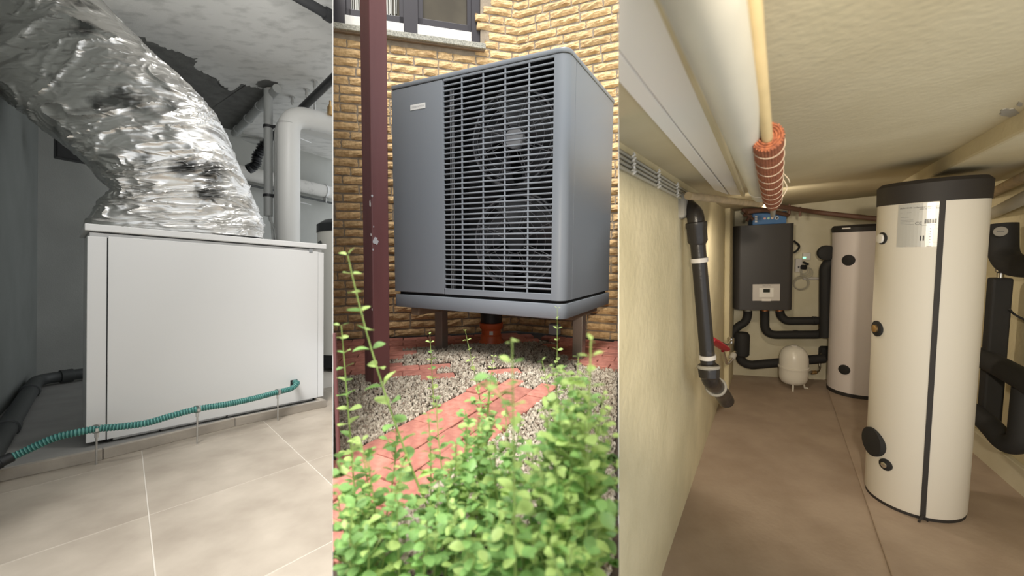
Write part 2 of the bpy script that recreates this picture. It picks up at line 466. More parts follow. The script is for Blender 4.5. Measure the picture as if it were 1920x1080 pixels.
for i in range(NR):
    t = (CP[min(i + 1, NR - 1)] - CP[max(i - 1, 0)]).normalized()
    w = WP[i]; wl = w.length; wd = w / wl
    dd = wd.cross(t).normalized()
    if i < rows * 1.2:
        f = max(0, 1 - i / (rows * 1.2)); dh = BK.copy(); dd = (dd * (1 - f) + (dh if dd.dot(dh) > 0 else -dh) * f).normalized()
    hd = DPp[i].x
    c = CP[i] + (dd if dd.y > 0 else -dd) * hd * 0.75
    if dd.y < 0: dd = -dd
    tl = i / rows
    for k in range(NC):
        th = 2 * PI * k / NC
        ca, sa = math.cos(th), math.sin(th)
        e = 0.55 if tl > 2 else 0.36 + .095 * tl
        x = math.copysign(abs(ca) ** e, ca); y = math.copysign(abs(sa) ** (e + .15), sa)
        p = c + wd * (x * wl) + dd * (y * hd)
        nrm = (wd * x * hd + dd * y * wl).normalized()
        q = V((ca * 1.1, sa * 1.1, tl * 2.6))
        wv = noise.noise(V((ca * 1.3, sa * 1.3, tl * 1.1 + 5))) * 1.6
        n1 = 1 - abs(noise.noise(V((ca * 0.8 + 3, sa * 0.8, tl * 1.5 + wv)))) * 2.2
        n2 = 1 - abs(noise.noise(V((ca * 1.5, sa * 1.5 + 9, tl * 3.0 + wv * 1.7)))) * 2.4
        n3 = noise.noise(V((ca * 2.2, sa * 2.2, tl * 2.5)))
        n4 = 1 - abs(noise.noise(V((ca * 3.6 + 7, sa * 3.6, tl * 5 + wv * 3)))) * 2.6
        calm = 0.75 if tl > 1 else 0.45 + 0.3 * tl
        msk = max(0, noise.noise(V((ca * 1.2 + 20, sa * 1.2, tl * 1.3))) + .35)
        dsp = 0.035 * max(0, n1) ** 7 + 0.022 * max(0, n2) ** 6 * msk * 1.6 + 0.009 * n3 + 0.010 * max(0, n4) ** 5 * msk * 1.6 - 0.015
        edgefade = 1.0 if abs(x) < .93 else 0.55
        vs.append(p + nrm * dsp * calm * edgefade)
for i in range(NR - 1):
    for k in range(NC):
        k2 = (k + 1) % NC
        fs.append((i * NC + k, i * NC + k2, (i + 1) * NC + k2, (i + 1) * NC + k))
zmin = ZT + 0.001
vs = [V((v.x, v.y, max(v.z, zmin))) for v in vs]
duct = mkobj('foil_duct', vs, fs, MATS['foil'], smooth=True, angle=70)
tag(duct, 'wide crumpled silver foil air duct bending up from the white cabinet', 'duct')
# dark wall box peeking out under the duct
q = MB(); q.boxc(LP.at(142, 284, 4.0), .28, .12, .2, WD, wn, Z); tag(q.build('junction_box', MATS['black_plastic'], bev=0.01), 'black box on the grey wall half hidden under the foil duct', 'junction box')

# ---- corrugated hose
hp = [(8, 863, 2.08), (42, 848, 2.13), (100, 822, 2.2), (140, 812, 2.25), (181, 804, 2.31), (225, 800, 2.36), (275, 793, 2.43), (320, 780, 2.52), (370, 767, 2.62), (430, 757, 2.77), (480, 746, 2.93), (521, 735, 3.08), (545, 729, 3.2), (557, 719, 3.27), (551, 716, 3.36)]
hpath = [LP.at(*p) for p in hp]
cl = spline(hpath, 40)
# resample evenly
tot = [0]
for a, b in zip(cl[:-1], cl[1:]): tot.append(tot[-1] + (b - a).length)
HL = tot[-1]
def along(s_):
    for i in range(len(tot) - 1):
        if tot[i + 1] >= s_:
            t = (s_ - tot[i]) / max(1e-9, tot[i + 1] - tot[i]); return cl[i].lerp(cl[i + 1], t)
    return cl[-1]
pitch = 0.0145; n = int(HL / pitch)
path = []; rad = []
for i in range(n):
    for fr, r in ((0, .0175), (.22, .0205), (.55, .0205), (.78, .0175)):
        path.append(along((i + fr) * pitch)); rad.append(r)
hb = MB(); hb.tube(path, rad, 14)
mi = []
for i in range(len(path) - 1): mi += [1 if i % 4 in (1,) else 0] * 14
mi += [0, 0]; hb.mi = mi
hose = hb.build('drain_hose', [MATS['hose_a'], MATS['hose_b']], smooth=True, angle=60)
tag(hose, 'teal corrugated drain hose running along the front of the white cabinet', 'hose')
a = hpath[0]; d = (hpath[0] - hpath[1]).normalized()
q = MB(); q.tube([a - d * .03, a + d * .01, a + d * .012, a + d * .03, a + d * .032, a + d * .3], [.026, .028, .033, .033, .028, .028], 16)
cn = q.build('hose_connector', MATS['black_plastic'], smooth=True, angle=40); tag(cn, 'black push-on connector at the left end of the teal hose', 'connector')
for (x, y, yb, dd_, lb) in ((181, 804, 869, 2.31, 'at the left cabinet end'), (370, 767, 822, 2.62, 'in the middle of the cabinet'), (521, 735, 783, 3.08, 'next to the hose opening')):
    c = LP.at(x, y, dd_); g = V((c.x, c.y, 0))
    cl_ = thing('hose_clamp', 'zinc pipe clip holding the teal hose, ' + lb, 'hose clamp', g, 'hose clips along the cabinet')
    ax = (LP.at(x + 20, y - 4, dd_ + .09) - c).normalized()
    q = MB(); q.band(c, ax, .021, .022, .004, 20); q.build('clamp_ring', MATS['zinc'], cl_, smooth=True)
    q = MB(); q.tube([g, g + Z * (c.z - .045)], .005, 8); q.build('threaded_rod', MATS['zinc'], cl_)
    q = MB(); q.tube([V((c.x, c.y, c.z - .05)), V((c.x, c.y, c.z - .02))], .009, 6); q.build('nut', MATS['zinc'], cl_)
    for sg in (-1, 1):
        q = MB(); q.boxc(c + NO * .026 * sg, .012, .014, .018, U, NO, Z); q.build('screw_lug', MATS['zinc'], cl_)

# ---- dark pipes along the walls
wp = [LP.ground(-60, 915, .08), LP.ground(0, 822, .08), LP.ground(70, 712, .12), LP.ground(163, 698, .12) + WD * 0.3]
q = MB(); q.tube(fillet(wp, .15), .055, 16); pipe = q.build('waste_pipe', MATS['dark_pipe'], smooth=True); tag(pipe, 'dark grey waste pipe along the foot of the left wall', 'pipe')
for tt in (0.12, 0.72):
    c = wp[1].lerp(wp[2], tt); q = MB(); q.lathe([(.055, -.05), (.066, -.045), (.066, .045), (.055, .05)], c, 20, (wp[2] - wp[1])); o = q.build('socket', MATS['dark_pipe'], pipe, smooth=True)
c = wp[2].lerp(wp[3], .3); q = MB(); q.lathe([(.055, -.05), (.066, -.045), (.066, .045), (.055, .05)], c, 20, (wp[3] - wp[2])); q.build('socket', MATS['dark_pipe'], pipe, smooth=True)

# ---- pipework behind the cabinet
def pipe_thing(name, pts, r, m, label, cat='pipe', rad=0.1, n=16):
    q = MB(); q.tube(fillet(pts, rad, 8) if rad else pts, r, n); return tag(q.build(name, MATS[m], smooth=True, angle=50), label, cat)
ip = [LP.at(541, 640, 4.3), LP.at(541, 214, 4.3), LP.at(660, 242, 4.68)]
big = pipe_thing('insulated_pipe', ip, .112, 'insul', 'thick pale grey insulated pipe rising behind the cabinet and turning right', rad=.2, n=24)
q = MB(); q.ring(LP.at(541, 235, 4.3), Z, .1125, .0018, 32, 6); q.build('seam', MATS['conduit'], big)
q = MB(); q.ring(LP.at(582, 224, 4.43), ip[2] - ip[1], .1125, .0018, 32, 6); q.build('seam', MATS['conduit'], big)
ip2 = [LP.at(534, 640, 4.75), LP.at(534, 226, 4.75), LP.at(660, 256, 5.1)]
pipe_thing('insulated_pipe', ip2, .112, 'insul', 'second insulated pipe just behind the thick pale grey one', rad=.2, n=24)
cd = [LP.at(503, 405, 4.7), LP.at(503, 168, 4.7)]
con = pipe_thing('cable_conduit', cd, .047, 'conduit', 'upright grey conduit with two clamps and cables at both ends', 'conduit', 0)
for y in (238, 367):
    c = LP.at(503, y, 4.7); q = MB(); q.band(c, Z, .047, .03, .008, 20); q.boxc(c + V((.065, -.01, 0)), .05, .02, .03); q.build('clamp', MATS['black_plastic'], con, smooth=True)
    q = MB(); q.tube([c + V((.05, 0, 0)), c + V((.25, .5, 0))], .006, 8); q.build('clamp_rod', MATS['zinc'], con)
for i, (x1, y1) in enumerate(((528, 446), (518, 448), (512, 448))):
    q = MB(); q.tube(spline([LP.at(503 + i, 400, 4.7), LP.at(507 + i, 415, 4.68), LP.at(lerp(507, x1, .6), 430, 4.66), LP.at(x1, y1 + 8, 4.62)], 6), .011, 8); q.build('cable', MATS['conduit'], con, smooth=True)
for i, (x1, y1) in enumerate(((510, 156), (525, 163), (500, 157))):
    q = MB(); q.tube(spline([LP.at(503, 172, 4.7), LP.at(lerp(503, x1, .5), 161, 4.72), LP.at(x1, y1, 4.8)], 6), .013, 8); q.build('cable', MATS['tank_cream'], con, smooth=True)
dc = [LP.ground(520, 166, 3.33), LP.ground(440, 250, 3.33)]
dco = pipe_thing('cable_conduit', dc, .05, 'conduit', 'grey conduit running diagonally across the ceiling', 'conduit', 0)
for t in (.35, .62, .9):
    q = MB(); q.band(dc[0].lerp(dc[1], t), dc[1] - dc[0], .05, .04, .01, 16); q.build('clamp', MATS['conduit'], dco)
pipe_thing('cable_conduit', [LP.ground(441, 257, 3.33), LP.ground(498, 269, 3.33)], .045, 'conduit', 'short pale conduit at the ceiling edge beside the duct', 'conduit', 0)
pipe_thing('black_drain_pipe', [LP.ground(634, 138, 3.1), LP.ground(505, 262, 3.1)], .042, 'black_plastic', 'straight black pipe crossing behind the insulated elbow', rad=0)
fx = spline([LP.at(x, y, 5.6) for x, y in ((505, 266), (492, 274), (488, 286), (482, 292), (481, 304), (476, 312), (466, 317))], 10)
q = MB(); q.tube(fx, [.058 + .012 * math.sin(i * 1.9) for i in range(len(fx))], 12); tag(q.build('flexible_pipe', MATS['black_plastic'], smooth=True, angle=60), 'crooked black flexible pipe piece beside the foil duct', 'pipe')
pw = C0 - wn * 0.16
hw = [LP.on(440, 320, pw, wn), LP.on(632, 364, pw, wn)]
wr = pipe_thing('wrapped_pipe', hw, .105, 'cloth_wrap', 'horizontal white wrapped pipe low on the back wall', rad=0, n=20)
c = hw[0].lerp(hw[1], .86); q = MB(); q.band(c, hw[1] - hw[0], .105, .04, .012, 24); q.boxc(c - Z * .15, .05, .05, .1); q.build('bracket', MATS['zinc'], wr)
q = MB(); q.band(hw[0].lerp(hw[1], .28), hw[1] - hw[0], .103, .05, .01, 24); q.build('joint_band', MATS['cloth_wrap'], wr)
pipe_thing('thin_pipe', [LP.on(440, 341, pw, wn), LP.on(632, 383, pw, wn)], .018, 'dark_pipe', 'thin dark pipe just below the white wrapped pipe', rad=0, n=10)
tp = [LP.ground(530, -22, 3.25), LP.ground(619, 30, 3.25)]
tb = pipe_thing('black_drain_pipe', tp, .04, 'black_plastic', 'black pipe under the ceiling at the top edge above the duct', rad=0)
q = MB(); q.lathe([(.04, -.03), (.052, -.025), (.052, .03), (.04, .035)], tp[0].lerp(tp[1], .95), 16, tp[1] - tp[0]); q.build('socket', MATS['black_plastic'], tb)
for (x, y, yb, lb) in ((548, 182, 197, 'leftmost of the three'), (575, 168, 200, 'middle one of the three'), (590, 152, 208, 'longest of the three')):
    t = LP.ground(x, y, HC); rt = thing('hanger_rod', 'threaded ceiling rod above the insulated pipe, ' + lb, 'hanger', t, 'ceiling rods above the insulated elbow')
    q = MB(); q.tube([t, LP.at(x, yb, t.y)], .010, 8); q.build('rod', MATS['zinc'], rt)
    q = MB(); q.lathe([(.035, -.01), (.035, 0), (.016, 0), (.02, -.07)][::-1], t, 12); q.build('anchor_plate', MATS['zinc'], rt)
q = MB(); q.lathe([(.03, 0), (.03, .09), (.022, .1), (.012, .12), (.012, .16)], LP.at(619, 216, 4.45), 14); tag(q.build('air_vent_valve', MATS['brass'], smooth=True), 'small brass air vent on the insulated pipe', 'valve')
# hot water tank behind the cabinet
tc = LP.ground(640, 690) + V((.05, .1, 0)); rt = .36
xl = LP.at(597, 500, tc.y - 0.05); tc = V((xl.x + rt, tc.y, 0))
zt = 1 + (545 - 424) / F * tc.y; zb = 1 - (680 - 545) / F * tc.y
tk = thing('storage_tank', 'cream storage tank with black lid at the right edge behind the cabinet', 'tank', V((tc.x, tc.y, zb)))
q = MB(); q.lathe([(rt, zb + .15), (rt, zt - .1)], tc, 40); q.build('tank_body', MATS['tank_cream'], tk, smooth=True)
q = MB(); q.lathe([(rt + .01, zt - .11), (rt + .01, zt - .01), (rt * .8, zt + .05), (.02, zt + .09)], tc, 40); q.build('tank_lid', MATS['black_plastic'], tk, smooth=True)
q = MB(); q.lathe([(rt + .006, zb), (rt + .006, zb + .155)], tc, 40); q.build('tank_base', MATS['black_plastic'], tk, smooth=True)
q = MB(); c = LP.at(601, 460, tc.y - .28); q.tube([c, c + V((.3, .06, .01))], .02, 10); q.lathe([(.05, -.02), (.06, 0), (.05, .02)], c, 12, V((1, .2, 0))); tag(q.build('shutoff_valve', MATS['dark_pipe'], smooth=True), 'dark valve wheel beside the cabinet lid by the cream tank', 'valve')
clip([o for o in bpy.data.objects if o.name in BASE and o.name not in FIRST_L and o.name.split('.')[0] in ('floor', 'floor_tile', 'ceiling')], 624, 'left')
# fill lamp added out of view to brighten the cabinet front
lp = bpy.data.lights.new('fill_lamp_light', 'AREA'); lp.energy = 14; lp.shape = 'RECTANGLE'; lp.size = .3; lp.size_y = 0.13; lp.color = (1.0, 0.97, 0.93)
lo = bpy.data.objects.new('fill_lamp_light', lp); COL.objects.link(lo); lamp_p = V((-1.45, 2.45, 3.05)); lamp_d = V((-.60, .45, -.66)).normalized()
lo.matrix_world = Matrix.Translation(LP.M @ (lamp_p + lamp_d * .05)) @ (LP.M.to_3x3() @ lamp_d).to_track_quat('-Z', 'Y').to_matrix().to_4x4()
lx = V((0, 0, 1)).cross(lamp_d).normalized(); ly = lamp_d.cross(lx)
wlm = thing('fill_lamp', 'flat white fill lamp added high beside the dividing wall to light the cabinet', 'lamp', lamp_p)
q = MB(); q.boxc(lamp_p, .06, .34, .16, lamp_d, lx, ly); q.build('fill_lamp_housing', MATS['white_lacquer'], wlm, bev=.01)
# =================================================================== GARDEN WITH THE OUTDOOR UNIT
PL[0] = MP
FIRST_M = set(o.name for o in bpy.data.objects)
mat('brick_y', (0.74, 0.52, 0.27), 0.85, col2=(0.50, 0.32, 0.15), scale=26, lo=0.30, hi=0.58, detail=7, bump=0.6, bscale=55, rnd=0.14)
mat('mortar', (0.36, 0.30, 0.23), 0.95, var=0.2, scale=20, bump=0.3)
mat('unit_grey', (0.20, 0.222, 0.25), 0.40)
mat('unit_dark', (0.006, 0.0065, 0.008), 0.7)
mat('fan_grey', (0.035, 0.037, 0.042), 0.4)
mat('hub_grey', (0.42, 0.43, 0.45), 0.4)
mat('wire', (0.22, 0.225, 0.24), 0.4, 0.3)
mat('post_red', (0.175, 0.068, 0.070), 0.45, var=0.15, scale=14, bump=0.1, bscale=30, stretch=(1, 1, .12))
mat('chip', (0.52, 0.53, 0.56), 0.5)
mat('win_frame', (0.030, 0.026, 0.032), 0.45)
mat('win_white', (0.68, 0.67, 0.64), 0.5, var=0.12, scale=30)
mat('sill_stone', (0.44, 0.43, 0.37), 0.75, col2=(0.24, 0.24, 0.21), scale=90, lo=.4, hi=.6)
mat('glass_dark', (0.10, 0.085, 0.06), 0.08, var=0.3, scale=3)
mat('curtain', (0.55, 0.55, 0.52), 0.9)
mat('paver', (0.52, 0.22, 0.165), 0.85, col2=(0.36, 0.13, 0.10), scale=22, lo=.3, hi=.6, bump=0.25, bscale=80, rnd=0.16)
mat('soil', (0.10, 0.075, 0.055), 1.0, var=0.4, scale=30, bump=0.5, bscale=60)
mat('pebble', (0.60, 0.54, 0.44), 0.8, col2=(0.26, 0.20, 0.15), scale=42, lo=.34, hi=.56, detail=2)
mat('steel_leg', (0.30, 0.27, 0.24), 0.4, 0.6)
mat('wood_rail', (0.26, 0.19, 0.13), 0.6, var=.2, scale=10)
mat('orange_pipe', (0.62, 0.12, 0.035), 0.35)
mat('sticker', (0.75, 0.75, 0.73), 0.5)
mat('leaf', (0.31, 0.50, 0.15), 0.5, col2=(0.20, 0.41, 0.14), scale=14, rnd=0.28, transl=0.35)
mat('leaf_young', (0.48, 0.65, 0.22), 0.5, rnd=0.2, transl=0.35)
mat('stem_green', (0.26, 0.36, 0.10), 0.6, transl=0.0)
mat('petal', (0.85, 0.82, 0.80), 0.6)

# ---- brick walls (rear wall, then the wall that turns towards us)
A1 = MP.at(590, 640, 3.22); A1.z = 0
B1 = MP.at(968, 620, 3.66); B1.z = 0
C1 = MP.at(1210, 642, 3.20); C1.z = 0
e1 = (B1 - A1).normalized(); n1 = V((e1.y, -e1.x, 0))
e2 = (C1 - B1).normalized(); n2 = V((e2.y, -e2.x, 0))
BH = 0.055; BJ = 0.0155; ZTOP = 3.35
random.seed(11)
def brick_mesh(L):
    nx = 6 if L > .2 else 4; nz = 3; vs = []; fs = []
    for j in range(nz + 1):
        for i in range(nx + 1):
            ed = (i in (0, nx)) + (j in (0, nz))
            dpt = random.uniform(0.004, 0.016) if not ed else random.uniform(-.002, .003)
            jx = random.uniform(-.004, .004); jz = random.uniform(-.003, .003)
            vs.append(V((L * i / nx + jx, -dpt, BH * j / nz + jz)))
    w = nx + 1
    for j in range(nz):
        for i in range(nx): fs.append((j * w + i, j * w + i + 1, (j + 1) * w + i + 1, (j + 1) * w + i))
    loop = [i for i in range(w)] + [j * w + nx for j in range(1, nz + 1)] + [nz * w + i for i in range(nx - 1, -1, -1)] + [j * w for j in range(nz - 1, 0, -1)]
    o = len(vs)
    for i in loop: p = vs[i]; vs.append(V((p.x, 0.03, p.z)))
    for k in range(len(loop)):
        k2 = (k + 1) % len(loop)
        fs.append((loop[k2], loop[k], o + k, o + k2))
    return mesh_of('brick', vs, fs, MATS['brick_y'])
bricks = {L: [brick_mesh(L) for _ in range(5)] for L in (.24, .115, .185)}
# window opening on the rear wall
def onw(x, y): return MP.on(x, y, A1, n1)
zs = (onw(624, 60).z + onw(905, 100).z) / 2      # underside of the sill
sR = (onw(901, 30) - A1).dot(e1)
sS = (onw(909, 85) - A1).dot(e1)
def lay(name, P, e, n, Ltot, seed, skip, first=0.0, hole=False, back=0.0):
    random.seed(seed)
    mb = MB()
    if hole:
        mb.box(P - n * 0.003 - e * 0.02, e * (Ltot + 0.04), -n * 0.12, Z * zs)
        mb.box(P - n * 0.003 + e * sR + Z * zs, e * (Ltot + 0.02 - sR), -n * 0.12, Z * (ZTOP - zs))
    else: mb.box(P - n * 0.003 - e * 0.02, e * (Ltot + 0.04), -n * 0.12, Z * ZTOP)
    wl = struct(mb.build(name, MATS['mortar']))
    c = 0; z = 0.004
    R = Matrix((e, -n, Z)).transposed().to_4x4()
    while z + BH < ZTOP:
        s = first if c % 2 else first - 0.0
        off = random.choice((0, .06, .125, .19)); s -= off
        while s < Ltot - 0.02:
            L = random.choices((.24, .115, .185), (.55, .25, .2))[0]
            a0 = max(s, 0.0)
            if s < -back: s += L + .012; continue
            if not skip(s, s + L, z):
                me = random.choice(bricks[L])
                piece('brick', me, wl, Matrix.Translation(P + e * s + Z * z) @ R)
            s += L + .012
        z += BH + BJ; c += 1
    return wl
def skip1(a, b, z): return (b < sR + .03 and z + BH > zs) or (a < sS and b < sS + .12 and zs - .005 < z + BH and z < zs + .06 and b <= sS)
# drop bricks that the window would cut
w1 = lay('wall_brick_rear', A1, e1, n1, (B1 - A1).length + .02, 5, lambda a, b, z: z + BH > zs - .004 and a < (sS - .10 if z < zs + .075 else sR - .06), hole=True)
w2 = lay('wall_brick_side', B1, e2, n2, (C1 - B1).length, 8, lambda a, b, z: False, first=-.03, back=.2)
# ---- window
win = MB(); win.box(A1 + Z * (zs + .06) - n1 * 0.10, e1 * sR, -n1 * 0.02, Z * (ZTOP - zs - .06)); win = struct(win.build('window_1', MATS['win_frame']))
def wpart(name, x0, y0, x1, y1, off, t, m, parent=win):   # rectangle on the wall plane, off: recess
    a = MP.on(x0, y0, A1 - n1 * off, n1); b = MP.on(x1, y1, A1 - n1 * off, n1)
    s0 = (a - A1).dot(e1); s1_ = (b - A1).dot(e1)
    z0, z1 = min(a.z, b.z), max(a.z, b.z)
    q = MB(); q.box(A1 - n1 * off + e1 * s0 + Z * z0, e1 * (s1_ - s0), -n1 * t, Z * (z1 - z0)); return q.build(name, MATS[m], parent, bev=0.003)
wf = [wpart('frame_post', 600, 50, 646, -60, .02, .06, 'win_frame'), wpart('frame_post', 757, 61, 783, -60, .02, .06, 'win_frame'), wpart('frame_post', 884, 78, 900, -60, .02, .06, 'win_frame')]
for xa, xb, ya, yb, gx0, gx1 in ((647, 757, 46, 57, 657, 750), (783, 884, 62, 74, 791, 877)):
    sash = wpart('sash', xa, ya, xa + 9, -60, .035, .05, 'win_frame')
    wpart('sash_side', xb - 8, yb - 2, xb, -60, .035, .05, 'win_frame')
    wpart('sash_rail', xa, (ya + yb) / 2 - 5, xb, (ya + yb) / 2 - 20, .035, .05, 'win_frame')
    wpart('rain_strip', xa, (ya + yb) / 2 + 1, xb, (ya + yb) / 2 - 8, .012, .03, 'win_white')
    wpart('pane', gx0 - 2, (ya + yb) / 2 - 14, gx1 + 2, -60, .06, .008, 'glass_dark')
for i in range(34):        # curtain fringe in front of the left pane
    x = 660 + i * 2.5 + random.uniform(-1, 1)
    if 760 > x:
        yb = random.uniform(22, 32) if x < 700 else random.uniform(24, 35)
        a = MP.on(x, -40, A1 - n1 * .052, n1); b = MP.on(x + random.uniform(-1, 1), yb, A1 - n1 * .052, n1)
        q = MB(); q.tube([a, a.lerp(b, .5) + e1 * random.uniform(-.006, .006), b], .0042, 5); q.build('curtain_fringe', MATS['curtain'], win)
sm = MB(); sm.box(A1 + Z * (zs + .012) + n1 * 0.05, e1 * sS, -n1 * 0.14, Z * 0.045); sl = struct(sm.build('trim_1', MATS['sill_stone'], bev=0.004), 'grey stone window sill')
sm = MB(); sm.box(A1 + Z * zs + n1 * 0.03, e1 * (sS - .01), -n1 * 0.1, Z * 0.012); sm.build('sill_underside', MATS['wood_rail'], sl)

# ---- ground, pavers, gravel
gm = MB(); gm.prism([V((-1.75, 3.9, -.02)), V((1.1, 3.9, -.02)), V((.45, .4, -.02)), V((-.6, .4, -.02))], (0, 0, -.1))
ground = struct(gm.build('ground', MATS['soil']))
pave = MB(); pave.box(A1 + n1 * .02 - Z * .015, e1 * .3, n1 * .1, -Z * .01)
paving = struct(pave.build('floor_paving', MATS['soil']))
q = MB(); q.box(V((.002, .002, -.05)), V((.196, 0, 0)), V((0, .096, 0)), V((0, 0, .055))); pav_me = mesh_of('paver', q.v, q.f, MATS['paver'], bev=.004, seg=1)
def inband(p):
    x, y = p.x, p.y
    d1 = -(p - A1).dot(-n1); d2 = (p - B1).dot(n2)
    d1 = (p - A1).dot(n1)
    if d1 < .06 or d2 < .06: return False
    if min(d1, d2) < .46: return True
    if x < -.74 and y > 2.28 and not (-.98 < x < -.8 and 2.36 < y < 2.46): return True
    if 2.28 < y < 2.50 and x < -.36: return True
    if x > .35 and d2 < .9 and y > 2.3: return True
    a = V((.10, 2.3, 0)); b = V((-.62, .95, 0)); ab = (b - a).normalized(); t = (p - a).dot(ab); off = abs((p - a).cross(ab).z)
    if -.1 < t < 1.7 and off < .17: return True
    return False
pcells = []
def pave_zone(org, ex, ey, ni, nj, test):
    R = Matrix((ex, ey, Z)).transposed().to_4x4()
    for j in range(nj):
        for i in range(ni):
            o = org + ex * (.2 * i + (.1 if j % 2 else 0)) + ey * (.1 * j)
            c = o + ex * .1 + ey * .05
            if not test(c): continue
            t = Matrix.Rotation(random.uniform(-.02, .02), 4, 'Z')
            piece('paver', pav_me, paving, Matrix.Translation(o + Z * random.uniform(-.006, .006)) @ R @ t)
            pcells.append((o, ex, ey))
random.seed(21)
diag = (V((-.62, .95, 0)) - V((.10, 2.3, 0))).normalized()
def is_diag(p):
    a = V((.10, 2.3, 0)); t = (p - a).dot(diag); off = abs((p - a).cross(diag).z)
    return -.1 < t < 1.7 and off < .2
pave_zone(A1 + n1 * .06 - e1 * .1, e1, n1, 12, 12, lambda p: (p - B1).dot(n2) > .1 and p.y < 3.6 and inband(p) and not (is_diag(p) and p.y < 2.28) and (p - B1).dot(e1) < .02 and p.y > 2.2)
pave_zone(B1 + n2 * .06 - e2 * .1, e2, n2, 7, 10, lambda p: (p - B1).dot(e1) > .12 and inband(p) and p.y > 2.2)
dn = V((diag.y, -diag.x, 0))
pave_zone(V((.10, 2.25, 0)) - dn * .2 + diag * .05, diag, dn, 8, 4, lambda p: p.y < 2.24)
ico = [bmesh.new() for _ in range(3)]
protos = []
for k, bmx in enumerate(ico):
    bmesh.ops.create_icosphere(bmx, subdivisions=1, radius=1.0)
    vv = [V((v.co.x * random.uniform(.8, 1.25), v.co.y * random.uniform(.65, 1.0), v.co.z * random.uniform(.5, .8))) for v in bmx.verts]
    protos.append((vv, [[v.index for v in f.verts] for f in bmx.faces])); bmx.free()
gv = []; gf = []
random.seed(5)
cnt = 0
while cnt < 17000:
    y = random.uniform(.85, 3.45); x = random.uniform(-1.62, 1.02) * (y / 3.4)
    if x < -.4507 * y or x > .27 * y: continue
    p = V((x, y, 0))
    if (p - A1).dot(n1) < .3 or (p - B1).dot(n2) < .3: continue
    hit = False
    for o, ex, ey in pcells:
        d = p - o
        if -.003 < d.dot(ex) < .203 and -.003 < d.dot(ey) < .103: hit = True; break
    if hit: continue
    sc = random.uniform(.0045, .0095); vv, ff = random.choice(protos)
    rz = Matrix.Rotation(random.uniform(0, 6.28), 3, 'Z') @ Matrix.Rotation(random.uniform(-.7, .7), 3, 'X')
    mound = .045 * math.exp(-((x + .2) ** 2 + (y - 2.75) ** 2) / .12)
    o = len(gv); gv += [rz @ (v * sc) + V((x, y, random.uniform(-.015, .008) + mound)) for v in vv]
    gf += [[o + i for i in f] for f in ff]; cnt += 1
gr = mkobj('gravel', gv, gf, MATS['pebble'], base=(0, 2, 0)); gr['kind'] = 'stuff'; gr['label'] = 'pale pebble gravel between the brick pavers'; gr['category'] = 'gravel'

# ---- timber post
K = MP.ground(701, 721); ph_ = math.radians(48)
pe_ = V((math.cos(ph_), math.sin(ph_), 0)); pg_ = V((-math.sin(ph_), math.cos(ph_), 0))
post = thing('timber_post', 'dark red painted square post with chipped paint left of the outdoor unit', 'post', K + pe_ * .05 + pg_ * .05)
q = MB(); q.box(K - Z * .01, pe_ * .1, pg_ * .1, Z * 2.6 + V((.03, 0, 0))); q.build('shaft', MATS['post_red'], post, bev=.006)
random.seed(2)
def blob(c, X, Y, rx, ry, n=14):
    N_ = X.cross(Y)
    return [c + X * (math.cos(2 * PI * i / n) * rx * random.uniform(.6, 1.15)) + Y * (math.sin(2 * PI * i / n) * ry * random.uniform(.6, 1.15)) for i in range(n)]
npe = V((pe_.y, -pe_.x, 0)); npg = -pe_
for x, y, r, ry in ((702.5, 452, .016, .024), (699, 468, .004, .006), (697, 367, .005, .008), (700, 425, .003, .005)):
    c = MP.on(x, y, K + npe * .0006, npe); lean = V((.03 * c.z / 2.6, 0, 0)); c = MP.on(x, y, K + lean + npe * .0008, npe); q = MB(); q.prism(blob(c + pe_ * r * .3, pe_, Z, r, ry), npe * .002); q.build('bare_patch', MATS['chip'], post)
for x, y, r, ry in ((694, 382, .006, .02), (696, 440, .004, .008), (698, 580, .003, .008)):
    c = MP.on(x, y, K - pe_ * .0006, pe_); lean = V((.03 * c.z / 2.6, 0, 0)); c = MP.on(x, y, K + lean - pe_ * .0008, pe_); q = MB(); q.prism(blob(c, pg_, Z, r, ry), -pe_ * .002); q.build('bare_patch', MATS['sticker'], post)

g = MP.at(627.5, 640, 1.25); g.z = 0
q = MB(); q.boxc(g + Z * (MP.at(627.5, 625, 1.25).z - .02) / 2, .010, .010, MP.at(627.5, 625, 1.25).z + .02); tag(q.build('garden_stake', MATS['post_red'], bev=.001), 'slim dark red stake at the left edge of the garden bed', 'stake')
# ---- outdoor unit
aa = V((-.9, .436, 0)).normalized(); bb = V((.50, .866, 0)).normalized()
nf = V((-aa.y, aa.x, 0)); nf = nf if nf.y < 0 else -nf            # out of the front
nr = V((bb.y, -bb.x, 0)); nr = nr if nr.x > 0 else -nr            # out of the right side
N0 = MP.at(1057, 600, 2.2)
def onf(x, y, off=0.0): return MP.on(x, y, N0 - nf * off, nf)
N0g = V((N0.x, N0.y, 0))
SL = (onf(737, 360) - N0).dot(aa)
def onr(x, y): return MP.on(x, y, N0, nr)
TL = (onr(1147, 380) - N0).dot(bb)
z_lid1 = onf(1052, 88).z; z_lid0 = onf(1052, 99).z; z_b = onf(1053, 565).z; z_s1 = onf(1053, 571).z; z_s0 = N0.z
unit = thing('heat_pump_unit', 'dark grey outdoor heat pump with a slatted grille over two fans', 'heat pump', N0g + aa * SL / 2 + bb * TL / 2 + Z * z_s0)
